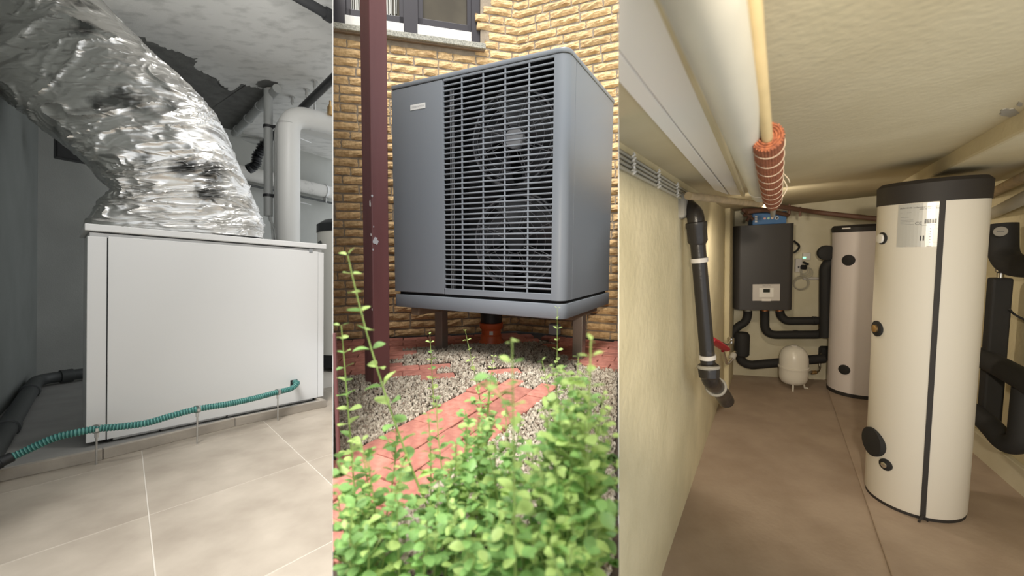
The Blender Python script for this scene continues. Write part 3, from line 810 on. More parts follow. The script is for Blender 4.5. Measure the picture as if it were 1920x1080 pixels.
def plan(s, t, ins=0.0, r=.06, nseg=8, r2=.02):
    o = N0g + aa * ins + bb * ins
    s -= 2 * ins; t -= 2 * ins
    pts = []
    def corner(c, d1, d2, rr):
        for k in range(nseg + 1):
            u = k / nseg; p1 = c + d1 * rr; p2 = c + d2 * rr
            pts.append(p1 * (1 - u) ** 2 + c * 2 * u * (1 - u) + p2 * u * u)
    corner(o, aa, bb, r); corner(o + bb * t, -bb, aa, r2); corner(o + bb * t + aa * s, -aa, -bb, r2); corner(o + aa * s, bb, -aa, r2)
    return pts
def slab(name, z0, z1, m, ins=0.0, bev=0.0, r=.06):
    q = MB(); q.prism([p + Z * z0 for p in plan(SL, TL, ins, r)], Z * (z1 - z0)); return q.build(name, MATS[m], unit, bev=bev, smooth=True, angle=30)
slab('lid', z_lid0 + .003, z_lid1, 'unit_grey', -.004, .005)
slab('base_skirt', z_s0, z_s1, 'unit_grey', -.002, .004)
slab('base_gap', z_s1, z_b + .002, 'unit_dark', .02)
sGa = (onf(832, 350) - N0).dot(aa); sGb = (onf(1036, 350) - N0).dot(aa)
# right-hand corner cover: front strip, rounded corner, side sheet
zc0, zc1 = z_b, z_lid0
ou = []; inr = []
r = .06
outl = [N0g + aa * sGb] + [ (N0g + aa * r) * (1 - u) ** 2 + N0g * 2 * u * (1 - u) + (N0g + bb * r) * u * u for u in [k / 10 for k in range(11)]]
def shell(name, pts, th, m):
    n_ = len(pts); vs = []; fs = []
    offs = []
    for i in range(n_):
        t = (pts[min(i + 1, n_ - 1)] - pts[max(i - 1, 0)]).normalized(); nn_ = V((-t.y, t.x, 0))
        offs.append(nn_ * th)
    poly = pts + [p + o for p, o in zip(pts, offs)][::-1]
    q = MB(); q.prism([p + Z * zc0 for p in poly], Z * (zc1 - zc0)); return q.build(name, MATS[m], unit, smooth=True, angle=30)
sSeam = .115
shell('corner_cover', outl + [N0g + bb * sSeam], .015, 'unit_grey')
shell('side_cover', [N0g + bb * (sSeam + .003), N0g + bb * (TL - .02), N0g + bb * TL + aa * .02], .015, 'unit_grey')
q = MB(); q.box(N0g + aa * (sGa + .004) + Z * zc0, aa * (SL - sGa - .004), -nf * .02, Z * (zc1 - zc0)); q.build('front_panel', MATS['unit_grey'], unit, bev=.004)
q = MB()
q.box(N0g + aa * SL - nf * .02 + Z * zc0, -aa * .015, bb * (TL - .03), Z * (zc1 - zc0))
q.box(N0g + aa * .03 + bb * TL + Z * zc0, aa * (SL - .05), -bb * .015, Z * (zc1 - zc0)); q.build('rear_casing', MATS['unit_grey'], unit)
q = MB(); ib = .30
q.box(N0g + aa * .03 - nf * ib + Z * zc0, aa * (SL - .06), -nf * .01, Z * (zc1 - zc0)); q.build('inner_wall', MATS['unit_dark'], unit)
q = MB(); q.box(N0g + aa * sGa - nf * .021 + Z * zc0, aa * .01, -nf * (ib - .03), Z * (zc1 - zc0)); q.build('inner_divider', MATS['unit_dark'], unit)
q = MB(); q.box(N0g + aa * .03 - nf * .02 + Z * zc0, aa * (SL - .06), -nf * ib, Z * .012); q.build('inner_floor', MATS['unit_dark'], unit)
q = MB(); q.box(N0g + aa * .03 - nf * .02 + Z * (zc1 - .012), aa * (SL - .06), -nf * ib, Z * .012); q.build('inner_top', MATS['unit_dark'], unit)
# grille
zg1 = onf(1036, 106).z; zg0 = onf(1036, 553).z
NS = 41; pt = (zg1 - zg0) / NS
gw = sGa - sGb
q = MB(); q.box(V((0, 0, 0)), V((gw, 0, 0)), V((0, .010, 0)), V((0, 0, .0105))); slat_me = mesh_of('slat', q.v, q.f, MATS['unit_grey'], bev=.003, seg=2)
RF = Matrix((-aa, -nf, Z)).transposed().to_4x4()
for i in range(NS + 1):
    piece('slat', slat_me, unit, Matrix.Translation(N0g + aa * sGa + Z * (zg0 + pt * i - .005)) @ RF)
for x in (866, 905.5, 946, 990):
    s = (onf(x, 330) - N0).dot(aa); q = MB(); q.box(N0g + aa * (s + .005) - nf * .001 + Z * zg0, -aa * .010, -nf * .010, Z * (zg1 - zg0)); q.build('grille_bar', MATS['unit_grey'], unit, bev=.002)
q = MB(); q.box(N0g + aa * sGa + Z * zg1, -aa * gw, -nf * .015, Z * (zc1 - zg1)); q.build('grille_top', MATS['unit_grey'], unit, bev=.002)
q = MB(); q.box(N0g + aa * sGa + Z * zc0, -aa * gw, -nf * .015, Z * (zg0 - zc0)); q.build('grille_bottom', MATS['unit_grey'], unit, bev=.002)
q = MB(); q.box(N0g + aa * (sGa + .004) + Z * zg0, -aa * .008, -nf * .012, Z * (zg1 - zg0)); q.build('grille_bar', MATS['unit_grey'], unit, bev=.002)
for k in range(3):
    q = MB(); q.tube([N0g + aa * (sGa - .02 - k * .012) - nf * .05 + Z * zc0, N0g + aa * (sGa - .02 - k * .012) - nf * .05 + Z * (zc1 - .04)], .003, 6); q.build('cable', MATS['hub_grey'], unit)
# fans
for hx, hy, hm in ((962, 258, 'hub_grey'), (965, 452, 'fan_grey')):
    dpt = .11
    c = onf(hx, hy, dpt); RR = .285
    fan = MB(); fan.lathe([(.0, .045), (.055, .045), (.062, .038), (.062, -.03), (.0, -.03)][::-1], c - nf * .05, 28, nf); fan = fan.build('fan', MATS[hm], unit, smooth=True)
    X = aa; Y = Z
    for kx in range(5):
        a0 = 2 * PI * kx / 5 + .5
        vs_ = []; fs_ = []
        for i in range(6):
            rr = .055 + (RR - .075) * i / 5
            for j in range(5):
                an = a0 + (j / 4 - .5) * (1.0 + .15 * i / 5) - .25 * i / 5
                vs_.append(c - nf * (.06 + .045 * (j / 4 - .5) * 2) + (X * math.cos(an) + Y * math.sin(an)) * rr)
        for i in range(5):
            for j in range(4): fs_.append((i * 5 + j, i * 5 + j + 1, (i + 1) * 5 + j + 1, (i + 1) * 5 + j))
        o_ = len(vs_); vs_ += [v - nf * .006 for v in vs_]; fs_ += [[o_ + i for i in f[::-1]] for f in fs_]
        b_ = MB(); b_.add(vs_, fs_); b_.build('blade', MATS['fan_grey'], fan, smooth=True, angle=80)
    sh = MB(); sh.ring(c - nf * .05, nf, RR + .004, .012, 48, 8); sh.build('shroud', MATS['fan_grey'], unit, smooth=True)
    gd = MB()
    for Rg in (.075, .15, .2, .245, .275, .28): gd.ring(c, nf, Rg, .0018 if Rg < .27 else .0028, 56, 6)
    for kx in range(8):
        an = 2 * PI * kx / 8 + .39
        d = X * math.cos(an) + Y * math.sin(an); pp = X * -math.sin(an) + Y * math.cos(an)
        for sg in (-.009, .009): gd.tube([c + d * .07 + pp * sg, c + d * RR + pp * sg], .0018, 6)
    gd.build('fan_guard', MATS['wire'], unit, smooth=True)
# badge with lettering
bc = onf(783.5, 200) + nf * .0008
bx = -aa
q = MB(); q.boxc(bc, .118, .002, .033, bx, nf, Z); bdg = q.build('badge', MATS['sticker'], unit)
text_mb('STIEBEL ELTRON', .0135, bc + nf * .0014, bx, Z).build('lettering', MATS['badge_grey'], bdg)
q = MB(); q.boxc(onf(1053, 568) + bb * .09 - nf * .02, .02, .01, .014, bb, nr, Z); q.build('clip', MATS['unit_dark'], unit)

# ---- stand under the unit
z_u = z_s0
for (x, y, w_, mm, lb) in ((828, 657, .068, 'steel_leg', 'steel leg and timber rail carrying the left end of the outdoor unit'), (1085, 672, .07, 'steel_leg', 'pale steel leg and rail carrying the right end of the outdoor unit')):
    g = MP.ground(x, y)
    st = thing('unit_stand', lb, 'stand', g)
    q = MB(); q.boxc(g + Z * (z_u - .05) / 2, w_, w_, z_u - .05, bb, nr, Z); q.build('leg', MATS[mm], st, bev=.004)
    q = MB(); q.boxc(g + Z * (z_u - .027) + bb * .02, .58 if x < 900 else .5, .07, .05, bb, nr, Z); q.build('rail', MATS['wood_rail'], st, bev=.004)
g = MP.ground(921, 647); zt_ = z_u
op = thing('drain_pipe', 'orange drain pipe with black rubber sleeve under the outdoor unit', 'pipe', g)
q = MB(); q.lathe([(.098, -.03), (.098, .03), (.082, .05), (.082, .085), (.076, .09), (.076, .13), (.088, .135), (.092, .15), (.092, .18), (.078, .185)], g, 32); q.build('pipe_body', MATS['orange_pipe'], op, smooth=True, angle=40)
q = MB(); q.lathe([(.08, .18), (.084, .185), (.084, zt_ - .004), (.08, zt_ - .002)], g, 32); sv_ = q.build('rubber_sleeve', MATS['black_plastic'], op, smooth=True)
q = MB(); q.band(g + Z * (.185 + (zt_ - .185) * .5), V((.05, 0, 1)), .0842, .009, .002, 32); q.build('hose_clip', MATS['zinc'], sv_)
q = MB(); dv = (MP.eye - g); dv.z = 0; dv.normalize(); q.boxc(g + dv * .0775 + Z * .11, .028, .003, .028, V((dv.y, -dv.x, 0)) * -1, dv, Z); q.build('pipe_label', MATS['sticker'], op)
q = MB(); q.boxc(MP.at(1040, 617, 2.62), .07, .05, .07, aa, nf, Z); tag(q.build('junction_box', MATS['unit_grey'], bev=.005), 'small grey box hanging under the right end of the outdoor unit', 'junction box')

# ---- leafy herbs in the foreground
def leaf_mesh(Lr, Wr, fold, m):
    n_ = 5; vs = []; fs = []
    for i in range(n_ + 1):
        t = i / n_; w = Wr * math.sin(PI * min(1, (t * .94 + .03))) ** .75
        x = Lr * t; zz = -fold * .6 * Lr * (t - .35) ** 2
        vs += [V((x, -w, zz + fold * w)), V((x, 0, zz)), V((x, w, zz + fold * w))]
    for i in range(n_):
        for k in range(2): fs.append((i * 3 + k, i * 3 + k + 1, (i + 1) * 3 + k + 1, (i + 1) * 3 + k))
    return mesh_of('leaf', vs, fs, MATS[m], smooth=True, angle=180)
LM = [leaf_mesh(1, .36, .25, 'leaf'), leaf_mesh(1, .42, .12, 'leaf'), leaf_mesh(1, .33, .4, 'leaf'), leaf_mesh(1, .4, .3, 'leaf')]
LY = [leaf_mesh(1, .34, .35, 'leaf_young'), leaf_mesh(1, .40, .2, 'leaf_young')]
q = MB(); q.lathe([(.0, 0), (.6, .3), (1, .8), (.5, .9), (0, .6)], V((0, 0, 0)), 6); FLW = mesh_of('flower', q.v, q.f, MATS['petal'], smooth=True)
def put_leaf(root, me, p, d, size, roll):
    X = d.normalized(); up = Z - X * X.z
    up = up.normalized() if up.length > .05 else V((0, 1, 0))
    Y = up.cross(X); Rm = Matrix((X, Y, up)).transposed().to_4x4()
    piece('leaf', me, root, Matrix.Translation(p) @ Rm @ Matrix.Rotation(roll, 4, 'X') @ Matrix.Scale(size, 4))
def stem(root, sm_, base, tip, size, gap, bend, nside=0, young=.25, low=0.0):
    mid = base.lerp(tip, .5) + bend
    ln_ = (tip - base).length
    pts = [base * (1 - t) ** 2 + mid * 2 * t * (1 - t) + tip * t * t for t in [k / 14 for k in range(15)]]
    sm_.tube(pts, [lerp(size * .085, size * .03, k / 14) for k in range(15)], 5)
    nn_ = max(2, int(ln_ / gap)); ang = random.uniform(0, 3)
    for i in range(nn_ + 1):
        t = i / nn_
        if t < low: continue
        p = base * (1 - t) ** 2 + mid * 2 * t * (1 - t) + tip * t * t
        w_ = MP.px(p)
        if w_[1] > 1120 or w_[0] < 600 or w_[0] > 1185: continue
        tg = ((mid - base) * (1 - t) + (tip - mid) * t).normalized()
        x_, y_, _ = frame_of(tg)
        ang += PI / 2 + random.uniform(-.35, .35)
        taper = 1.0 if t < .55 else lerp(1.0, .45, (t - .55) / .45)
        for sg in (0, PI):
            d = (x_ * math.cos(ang + sg) + y_ * math.sin(ang + sg)) + tg * random.uniform(.1, .5) + V((0, 0, random.uniform(-.25, .2)))
            me = random.choice(LY if random.random() < young + .5 * max(0, t - .6) else LM)
            put_leaf(root, me, p + d.normalized() * size * .1, d, size * taper * random.uniform(.75, 1.15), random.uniform(-.5, .5))
        if nside and random.random() < nside and .2 < t < .9:
            d = (x_ * math.cos(ang + .8) + y_ * math.sin(ang + .8) + tg * .8).normalized()
            q2 = p + d * size * random.uniform(1.6, 2.6)
            sm_.tube([p, q2], size * .03, 4)
            for sg in range(4):
                dd2 = V((random.uniform(-1, 1), random.uniform(-1, 1), random.uniform(-.2, .6)))
                put_leaf(root, random.choice(LM + LY), q2 - d * size * .25 * (sg // 2) * 2, dd2, size * random.uniform(.55, .9), random.uniform(-.5, .5))
def clump(label, tips, size=(.027, .035), gap=.024, nside=.35, young=.25, spread=.10):
    b0 = V((0, 0, 0))
    for x, y, d in tips: b0 += MP.at(x, y, d)
    b0 /= len(tips); b0.z = 0
    root = thing('herb_clump', label, 'herb', b0, 'leafy herbs in the foreground')
    sm_ = MB()
    for x, y, d in tips:
        tip = MP.at(x, y, d)
        base = V((lerp(tip.x, b0.x, .6) + random.uniform(-spread, spread) * .5, max(.42, lerp(tip.y, b0.y, .5) + random.uniform(-spread, spread) * .5), 0))
        stem(root, sm_, base, tip, random.uniform(*size), gap, V((random.uniform(-.03, .03), random.uniform(-.03, .03), .03)), nside, young)
    sm_.build('stems', MATS['stem_green'], root, smooth=True)
    return root
random.seed(33)
def cloud(x0, x1, y0, y1, d0, d1, n):
    out = []
    for _ in range(n):
        t = random.random() ; y = lerp(y0, y1, t)
        out.append((random.uniform(x0, x1), y, lerp(d1, d0, t) + random.uniform(-.06, .06)))
    return out
clump('herb clump filling the lower left corner of the garden bed', cloud(628, 735, 850, 1010, .6, .85, 9))
clump('sparse herb clump over the gravel just below the red post', cloud(635, 760, 745, 860, .75, 1.0, 5), nside=.2)
clump('herb clump at the bottom edge, second from the left', cloud(730, 850, 870, 1020, .58, .8, 8))
clump('herb clump over the diagonal brick path', cloud(770, 880, 730, 850, .75, 1.0, 6), nside=.25)
clump('dense herb clump at the bottom centre of the garden bed', cloud(850, 980, 850, 1000, .58, .8, 10))
clump('herb clump in the middle below the orange drain pipe', cloud(880, 1010, 715, 830, .75, 1.05, 10))
clump('tall bright herb clump below the right corner of the outdoor unit', cloud(1015, 1155, 665, 790, .62, .95, 17), young=.6)
clump('yellowish green herb clump at the right edge of the garden bed', cloud(990, 1155, 760, 900, .6, .8, 14), young=.55)
clump('densest herb clump in the lower right corner of the garden bed', cloud(975, 1155, 880, 1030, .52, .7, 12), young=.5)
def shoot(label, tip, base, size, gap, bend, young, nside=0.0, low=0.0):
    t = MP.at(*tip); b = MP.at(*base) if len(base) == 3 else MP.ground(*base)
    root = thing('herb_shoot', label, 'herb', V((b.x, b.y, b.z)), 'single herb shoots')
    sm_ = MB(); stem(root, sm_, b, t, size, gap, V(bend), nside, young, low); sm_.build('stems', MATS['stem_green'], root, smooth=True)
def gshoot(label, tip, bx_, size, gap, young, nside=0.0, dx=0.0):
    t = MP.at(*tip); b = V((MP.at(bx_, tip[1], tip[2]).x, t.y, 0))
    root = thing('herb_shoot', label, 'herb', b, 'single herb shoots')
    sm_ = MB(); stem(root, sm_, b, t, size, gap, V((dx, 0, .02)), nside, young); sm_.build('stems', MATS['stem_green'], root, smooth=True)
gshoot('long leaning herb shoot reaching up in front of the red post', (652, 478, .85), 850, .040, .042, .4, .1, -.05)
gshoot('thin upright herb shoot before the right stand leg', (1045, 578, 1.35), 1048, .024, .036, .9)
gshoot('blurred herb shoot with round leaves before the gravel', (960, 640, .58), 975, .033, .034, .6, .2)
gshoot('small herb shoot right of the left stand leg', (872, 620, 1.75), 905, .030, .045, .8)
gshoot('small herb shoot beside the left stand leg', (806, 626, 1.8), 812, .030, .040, .7)
gshoot('herb shoot with yellow green leaves at the left edge by the pavers', (640, 610, .95), 660, .034, .036, .5)
gshoot('bushy herb shoot rising in front of the right stand leg', (1108, 640, .62), 1105, .036, .026, .8, .6)
gshoot('low herb sprig on the gravel under the outdoor unit', (925, 668, 1.7), 915, .026, .03, .8, .2)
fl_root = None
# ---- cut everything of the garden at its two side planes
g_objs = [o for o in list(bpy.data.objects) if o.name in BASE and o.name not in FIRST_M]
clip(g_objs, 624, 'right')
g_objs = [o for o in list(bpy.data.objects) if o.name in BASE and o.name not in FIRST_M]
clip([o for o in g_objs if o.name.split('.')[0] != 'wall_brick_side' and not (o.name.split('.')[0] == 'brick' and o.parent.name == 'wall_brick_side')], 1160, 'left')
# dividing panels between the places
mat('divider', (0.62, 0.62, 0.60), 0.8, var=.05)
def divider(name, col, d0, d1, z0, z1):
    k = (col - 960) / F; t = .0011 / 1.3
    q = MB()
    q.hexa([V(((k - t) * d0, d0, z0)), V(((k + t) * d0, d0, z0)), V(((k + t) * d1, d1, z0)), V(((k - t) * d1, d1, z0)),
            V(((k - t) * d0, d0, z1)), V(((k + t) * d0, d0, z1)), V(((k + t) * d1, d1, z1)), V(((k - t) * d1, d1, z1))])
    o = mkobj(name, q.v, q.f, MATS['divider']); o.matrix_world = Matrix.Translation(CAM + BASE[o.name]); struct(o)
divider('wall_divider_left', 624, 1.3, 3.3, -1.1, 2.4)
divider('wall_divider_right', 1160, 1.1, 3.3, -1.7, .55)
divider('wall_kerb_left', 624, .4, 1.299, -1.1, -.745)
divider('wall_kerb_right', 1160, .4, 1.099, -1.7, -.745)
# =================================================================== CELLAR WITH THE TANKS
PL[0] = RP
FIRST_R = set(o.name for o in bpy.data.objects)
mat('plaster', (0.70, 0.62, 0.41), 0.92, col2=(0.60, 0.53, 0.34), scale=3, bump=0.35, bscale=26, detail=6, bdist=0.012)
mat('plaster_back', (0.70, 0.65, 0.50), 0.92, col2=(0.60, 0.55, 0.40), scale=3, bump=0.2, bscale=20)
mat('plaster_ceil', (0.60, 0.53, 0.36), 0.92, col2=(0.53, 0.46, 0.30), scale=2.5, bump=0.25, bscale=45, bdist=0.006)
mat('screed', (0.42, 0.33, 0.26), 0.6, col2=(0.33, 0.25, 0.19), scale=4, lo=.3, hi=.65, detail=8, bump=0.12, bscale=40)
mat('white_board', (0.86, 0.84, 0.81), 0.5)
mat('pvc_pipe', (0.62, 0.59, 0.50), 0.45, var=.08, scale=5)
mat('bamboo', (0.68, 0.53, 0.28), 0.5, var=.1, scale=20, stretch=(1, 1, .1))
mat('reed', (0.40, 0.13, 0.055), 0.75, col2=(0.20, 0.06, 0.03), scale=160, lo=.4, hi=.6, bump=.5, bscale=120)
mat('string', (0.62, 0.52, 0.40), 0.9)
mat('cast_iron', (0.022, 0.019, 0.018), 0.3, col2=(0.07, 0.055, 0.048), scale=14, lo=.25, hi=.36, bump=.15, bscale=50)
mat('cream_pipe', (0.60, 0.47, 0.30), 0.55, var=.25, scale=18)
mat('grey_cable', (0.42, 0.39, 0.31), 0.6)
mat('anthracite', (0.045, 0.042, 0.042), 0.5, bump=.08, bscale=250, bdist=.002)
mat('panel_silver', (0.60, 0.57, 0.54), 0.4)
mat('panel_white', (0.78, 0.76, 0.72), 0.4)
mat('display', (0.035, 0.04, 0.035), 0.15)
mat('blue_box', (0.055, 0.165, 0.38), 0.45)
mat('insul_black', (0.016, 0.0155, 0.0155), 0.75, bump=.2, bscale=120, bdist=.002)
mat('tank_white', (0.74, 0.70, 0.62), 0.55, bump=.12, bscale=25, bdist=.004)
mat('tank_lilac', (0.72, 0.66, 0.64), 0.55, bump=.1, bscale=25, bdist=.004)
mat('tank_cap', (0.028, 0.024, 0.022), 0.65)
mat('vessel_white', (0.76, 0.73, 0.66), 0.28)
mat('red_lever', (0.42, 0.015, 0.03), 0.4)
mat('chrome', (0.72, 0.70, 0.66), 0.18, 1.0)
mat('copper', (0.50, 0.22, 0.11), 0.35, 0.8)
mat('rust_pipe', (0.12, 0.06, 0.04), 0.6)
mat('label_foil', (0.62, 0.62, 0.60), 0.35, .3)
mat('ink', (0.06, 0.06, 0.07), 0.6)
mat('ink_pale', (0.38, 0.38, 0.38), 0.6)
emit('led_green', (0.3, 1.0, 0.55), 1.5)
mat('led_red', (0.75, 0.42, 0.40), 0.4); mat('led_pale', (0.5, 0.75, 0.55), 0.4); mat('led_amber', (0.80, 0.58, 0.45), 0.4)
mat('dust_grey', (0.33, 0.31, 0.27), 0.7)

# ---- shell of the cellar
fA = RP.ground(1240, 1080); fB = RP.ground(1366, 702)
wd = (fB - fA).normalized(); wnn = V((wd.y, -wd.x, 0))        # into the room
fS = RP.ground(1160, 1400); 
# start of the left wall on the boundary plane
k = 0
pS = fA - wd * 0.62
bwd = V((.94, -.34, 0)).normalized(); bn = V((bwd.y, -bwd.x, 0)); bn = bn if bn.y < 0 else -bn
zA = RP.on(1165, 268, fA, wnn).z; zB = RP.on(1288, 362, fA, wnn).z
ZC = 2.02
pa = RP.on(1165, 268, fA, wnn)
pb_ = RP.at(1400, 393, fB.y - .1); pc = RP.at(1590, 400, 7.0)
cn_ = (pb_ - pa).cross(pc - pa).normalized(); cn_ = cn_ if cn_.z > 0 else -cn_
def zc_at(x, y): return pa.z - (cn_.x * (x - pa.x) + cn_.y * (y - pa.y)) / cn_.z
def cpt(x, y, drop=0.0): p = RP.on(x, y, pa - cn_ * drop, cn_); return p
q = MB(); q.box(fA - wd * 2.2 - Z * .05, wd * (2.2 + (fB - fA).length + .1), -wnn * .12, Z * 2.35); wl_r = struct(q.build('wall_left', MATS['plaster']))
q = MB(); q.box(fB - bwd * .15 - Z * .05, bwd * 3.4, -bn * .12, Z * 2.3); wb_r = struct(q.build('wall_back', MATS['plaster_back']))
rA = RP.ground(1846, 862); rB = RP.ground(1925, 930)
rd = (rA - rB).normalized(); rn = V((-rd.y, rd.x, 0)); rn = rn if rn.x < 0 else -rn
q = MB(); q.box(rB - rd * 1.3 - Z * .05, rd * 4.2, -rn * .12, Z * 2.3); struct(q.build('wall_right', MATS['plaster']))
q = MB(); q.prism([pS - wd * .6 + V((-.4, 0, 0)), fB + V((-.2, .4, 0)), RP.ground(1900, 600), rB + V((.4, 0, 0)), V((2.2, 1.0, 0)), V((.3, 1.0, 0))], (0, 0, -.1)); floor_r = struct(q.build('floor', MATS['screed']))
# raised strip of screed on the right
e0 = RP.ground(1555, 742); e1_ = RP.ground(1672, 1085)
q = MB(); q.prism([e0 + (e0 - e1_).normalized() * .5, e0, e1_, e1_ + (e1_ - e0).normalized() * .8, V((2.6, 1.0, 0)), rB + V((.1, 0, 0)), rA + rd * 1.8], (0, 0, .014)); struct(q.build('floor_slab', MATS['screed'], bev=.006))
# ceiling: front field and, beyond the break, a field 7 cm lower
X0, Y0 = .05, .16
r1 = cpt(1925, 203); r2 = cpt(1590, 400)
rdir = (r2 - r1).normalized()
c_back = fB + bwd * 0.6
def onceil(x, y): return V((x, y, zc_at(x, y)))
front_poly = [onceil(-.2, -.8), onceil(2.3, -.8), r1 - rdir * .9, r1 + rdir * 6.0, onceil(fB.x + .3, fB.y + 1.2), onceil(fA.x - .9, fA.y - .6), onceil(-.05, .5)]
q = MB(); q.prism(front_poly, (0, 0, .1)); ceil_r = struct(q.build('ceiling', MATS['plaster_ceil']))
dn_ = V((rdir.y, -rdir.x, 0)).normalized(); dn_ = dn_ if dn_.x > 0 else -dn_
lowp = [r1 - rdir * 1.0, r1 + rdir * 6.0, r1 + rdir * 6.0 + dn_ * 2.2, r1 - rdir * 1.0 + dn_ * 2.2]
q = MB(); q.prism([p - Z * .075 for p in lowp], (0, 0, .2)); q.build('ceiling_lower_field', MATS['plaster_ceil'], ceil_r, bev=.012)
# broken plaster spot
random.seed(9)
for cx, cy, rx, ry in ((1893, 212, 22, 9), (1912, 196, 7, 5)):
    pts = [cpt(cx + rx * math.cos(a) * random.uniform(.6, 1.1), cy + ry * math.sin(a) * random.uniform(.6, 1.1), .002) for a in [2 * PI * i / 16 for i in range(16)]]
    q = MB(); q.prism(pts, (0, 0, .004)); q.build('plaster_spall', MATS['dust_grey'], ceil_r)
# pilaster in the left far corner and ledge
pl0 = fB - wd * .55
q = MB(); q.box(pl0 + wnn * 0, wd * .55, wnn * .05, Z * 1.95); q.build('pilaster', MATS['plaster'], wl_r, bev=.01)
# white boards on the ceiling
for pts, nm in (([(1102 - 150 * .73, -150), (1241 - 148 * .41, -150), (1389, 361), (1369, 361)], 'white ceiling board beside the fat pipe'), ([(915, -150), (1100 - 148 * .73, -150), (1366, 361), (1340, 352)], 'outer white ceiling board above the cables')):
    P_ = [cpt(x, y, .001) for x, y in pts]
    q = MB(); q.prism(P_, (0, 0, -.016)); tag(q.build('ceiling_board', MATS['white_board'], bev=.003), nm, 'board', 'white boards under the ceiling')
P_ = [cpt(x, y, .001) for x, y in ((1241 - 148 * .41, -150), (1262 - 148 * .375, -150), (1397, 361), (1390, 361))]
q = MB(); q.prism(P_, (0, 0, -.03)); tag(q.build('ceiling_batten', MATS['plaster_ceil'], bev=.003), 'narrow painted batten along the white ceiling boards', 'batten')

def rpipe(name, pts, r, m, label, cat='pipe', rad=.1, n=16, group=None, parent=None):
    q = MB(); q.tube(fillet(pts, rad, 8) if rad else pts, r, n)
    o = q.build(name, MATS[m], parent, smooth=True, angle=50)
    return o if parent else tag(o, label, cat, group)
# ---- fat pipe, pole and reed roll
fp = [RP.at(1322, 2, .5), RP.at(1426, 364, 2.05)]; fp = [fp[0] + (fp[0] - fp[1]) * .6] + fp
fat = rpipe('ceiling_waste_pipe', fp, .041, 'pvc_pipe', 'fat pale plastic pipe running away under the ceiling', rad=0, n=28)
cst = fp[1].lerp(fp[2], .88); q = MB(); q.ring(cst, fp[2] - fp[1], .0415, .0022, 28, 6); q.build('string', MATS['panel_white'], fat)
po = [RP.at(1406, -40, .545), RP.at(1439, 264, 1.0), RP.at(1450, 396, 1.95)]
pole = rpipe('bamboo_pole', [po[0], po[1], po[1].lerp(po[2], .5)], .0118, 'bamboo', 'yellow bamboo pole carrying the rolled reed mat', 'pole', rad=0, n=14)
roll = thing('reed_mat_roll', 'rolled up red brown reed mat hanging from the bamboo pole', 'reed mat', po[2])
m0, m1 = RP.at(1439, 256, .985), RP.at(1449, 388, 1.9); md = (m1 - m0).normalized()
q = MB(); L_ = (m1 - m0).length
rpx, rpy, _ = frame_of(md)
q.lathe([(.014, .005), (.032, 0), (.033, .02), (.033, L_ * .8), (.026, L_ * .95), (.016, L_ + .01), (.006, L_ + .02)], m0, 28, md); body_r = q.build('mat_body', MATS['reed'], roll, smooth=True)
for i in range(30):
    a = 2 * PI * i / 30; d = rpx * math.cos(a) + rpy * math.sin(a)
    q = MB(); q.tube([m0 + d * .0325 + md * .002, m0 + d * .0325 + md * L_ * .8, m0 + d * .022 + md * L_ * .97], .0026, 5); q.build('reed_rod', MATS['reed'], roll, smooth=True)
for i in range(9):
    q = MB(); q.ring(m0 + md * (L_ * (.06 + .095 * i)), md + rpx * .1, .036, .0009, 28, 5); q.build('weave_string', MATS['string'], roll)
for rr in (.018, .024, .029):
    q = MB(); q.ring(m0 - md * .002, md, rr, .002, 24, 6); q.build('mat_layer', MATS['reed'], roll)
c = m0.lerp(m1, .45) + V((.035, -.01, 0))
q = MB(); q.tube(spline([c, c + V((.012, 0, -.02)), c + V((.02, .01, -.035)), c + V((.012, .02, -.06))], 6), .0016, 5); q.build('loose_string', MATS['string'], roll)
q = MB(); q.tube(spline([c + V((0, 0, .02)), c + V((.018, 0, .0)), c + V((.03, .01, -.012))], 6), .0014, 5); q.build('loose_string', MATS['string'], roll)
rpipe('support_rod', [RP.at(1450, 386, 1.94), RP.at(1449, 404, 2.3)], .012, 'dust_grey', 'short grey rod at the lower tip of the reed mat roll', 'rod', rad=0)

# ---- cables on the left wall with white clips
for i in range(4):
    a = RP.on(1120, 258 + i * 11, fA + wnn * .012, wnn); b = RP.on(1292, 363 + i * 5.5, fA + wnn * .012, wnn)
    b2 = b + wd * .12
    tag(MB().tube([a, b, b2], .0075, 8).build('wall_cable', MATS['grey_cable'], smooth=True), 'grey cable along the top of the left wall, ' + ('topmost', 'second from the top', 'third from the top', 'lowest')[i] + ' of four', 'cable', 'cables on the left wall')
for x, y0, y1, lb in ((1188, 287, 326, 'nearest'), (1235, 318, 352, 'middle'), (1270, 343, 369, 'farthest')):
    t0 = RP.on(x, y0, fA + wnn * .024, wnn); t1 = RP.on(x, y1, fA + wnn * .024, wnn)
    pts = [t0.lerp(t1, k / 12) + wnn * (.006 * math.sin(k * 2.4)) + wd * (.004 * math.sin(k * 3)) for k in range(13)]
    tag(MB().tube(pts, .0055, 6).build('cable_clip', MATS['panel_white'], smooth=True), 'white cable clip on the left wall, ' + lb + ' of three', 'cable clip', 'cable clips')

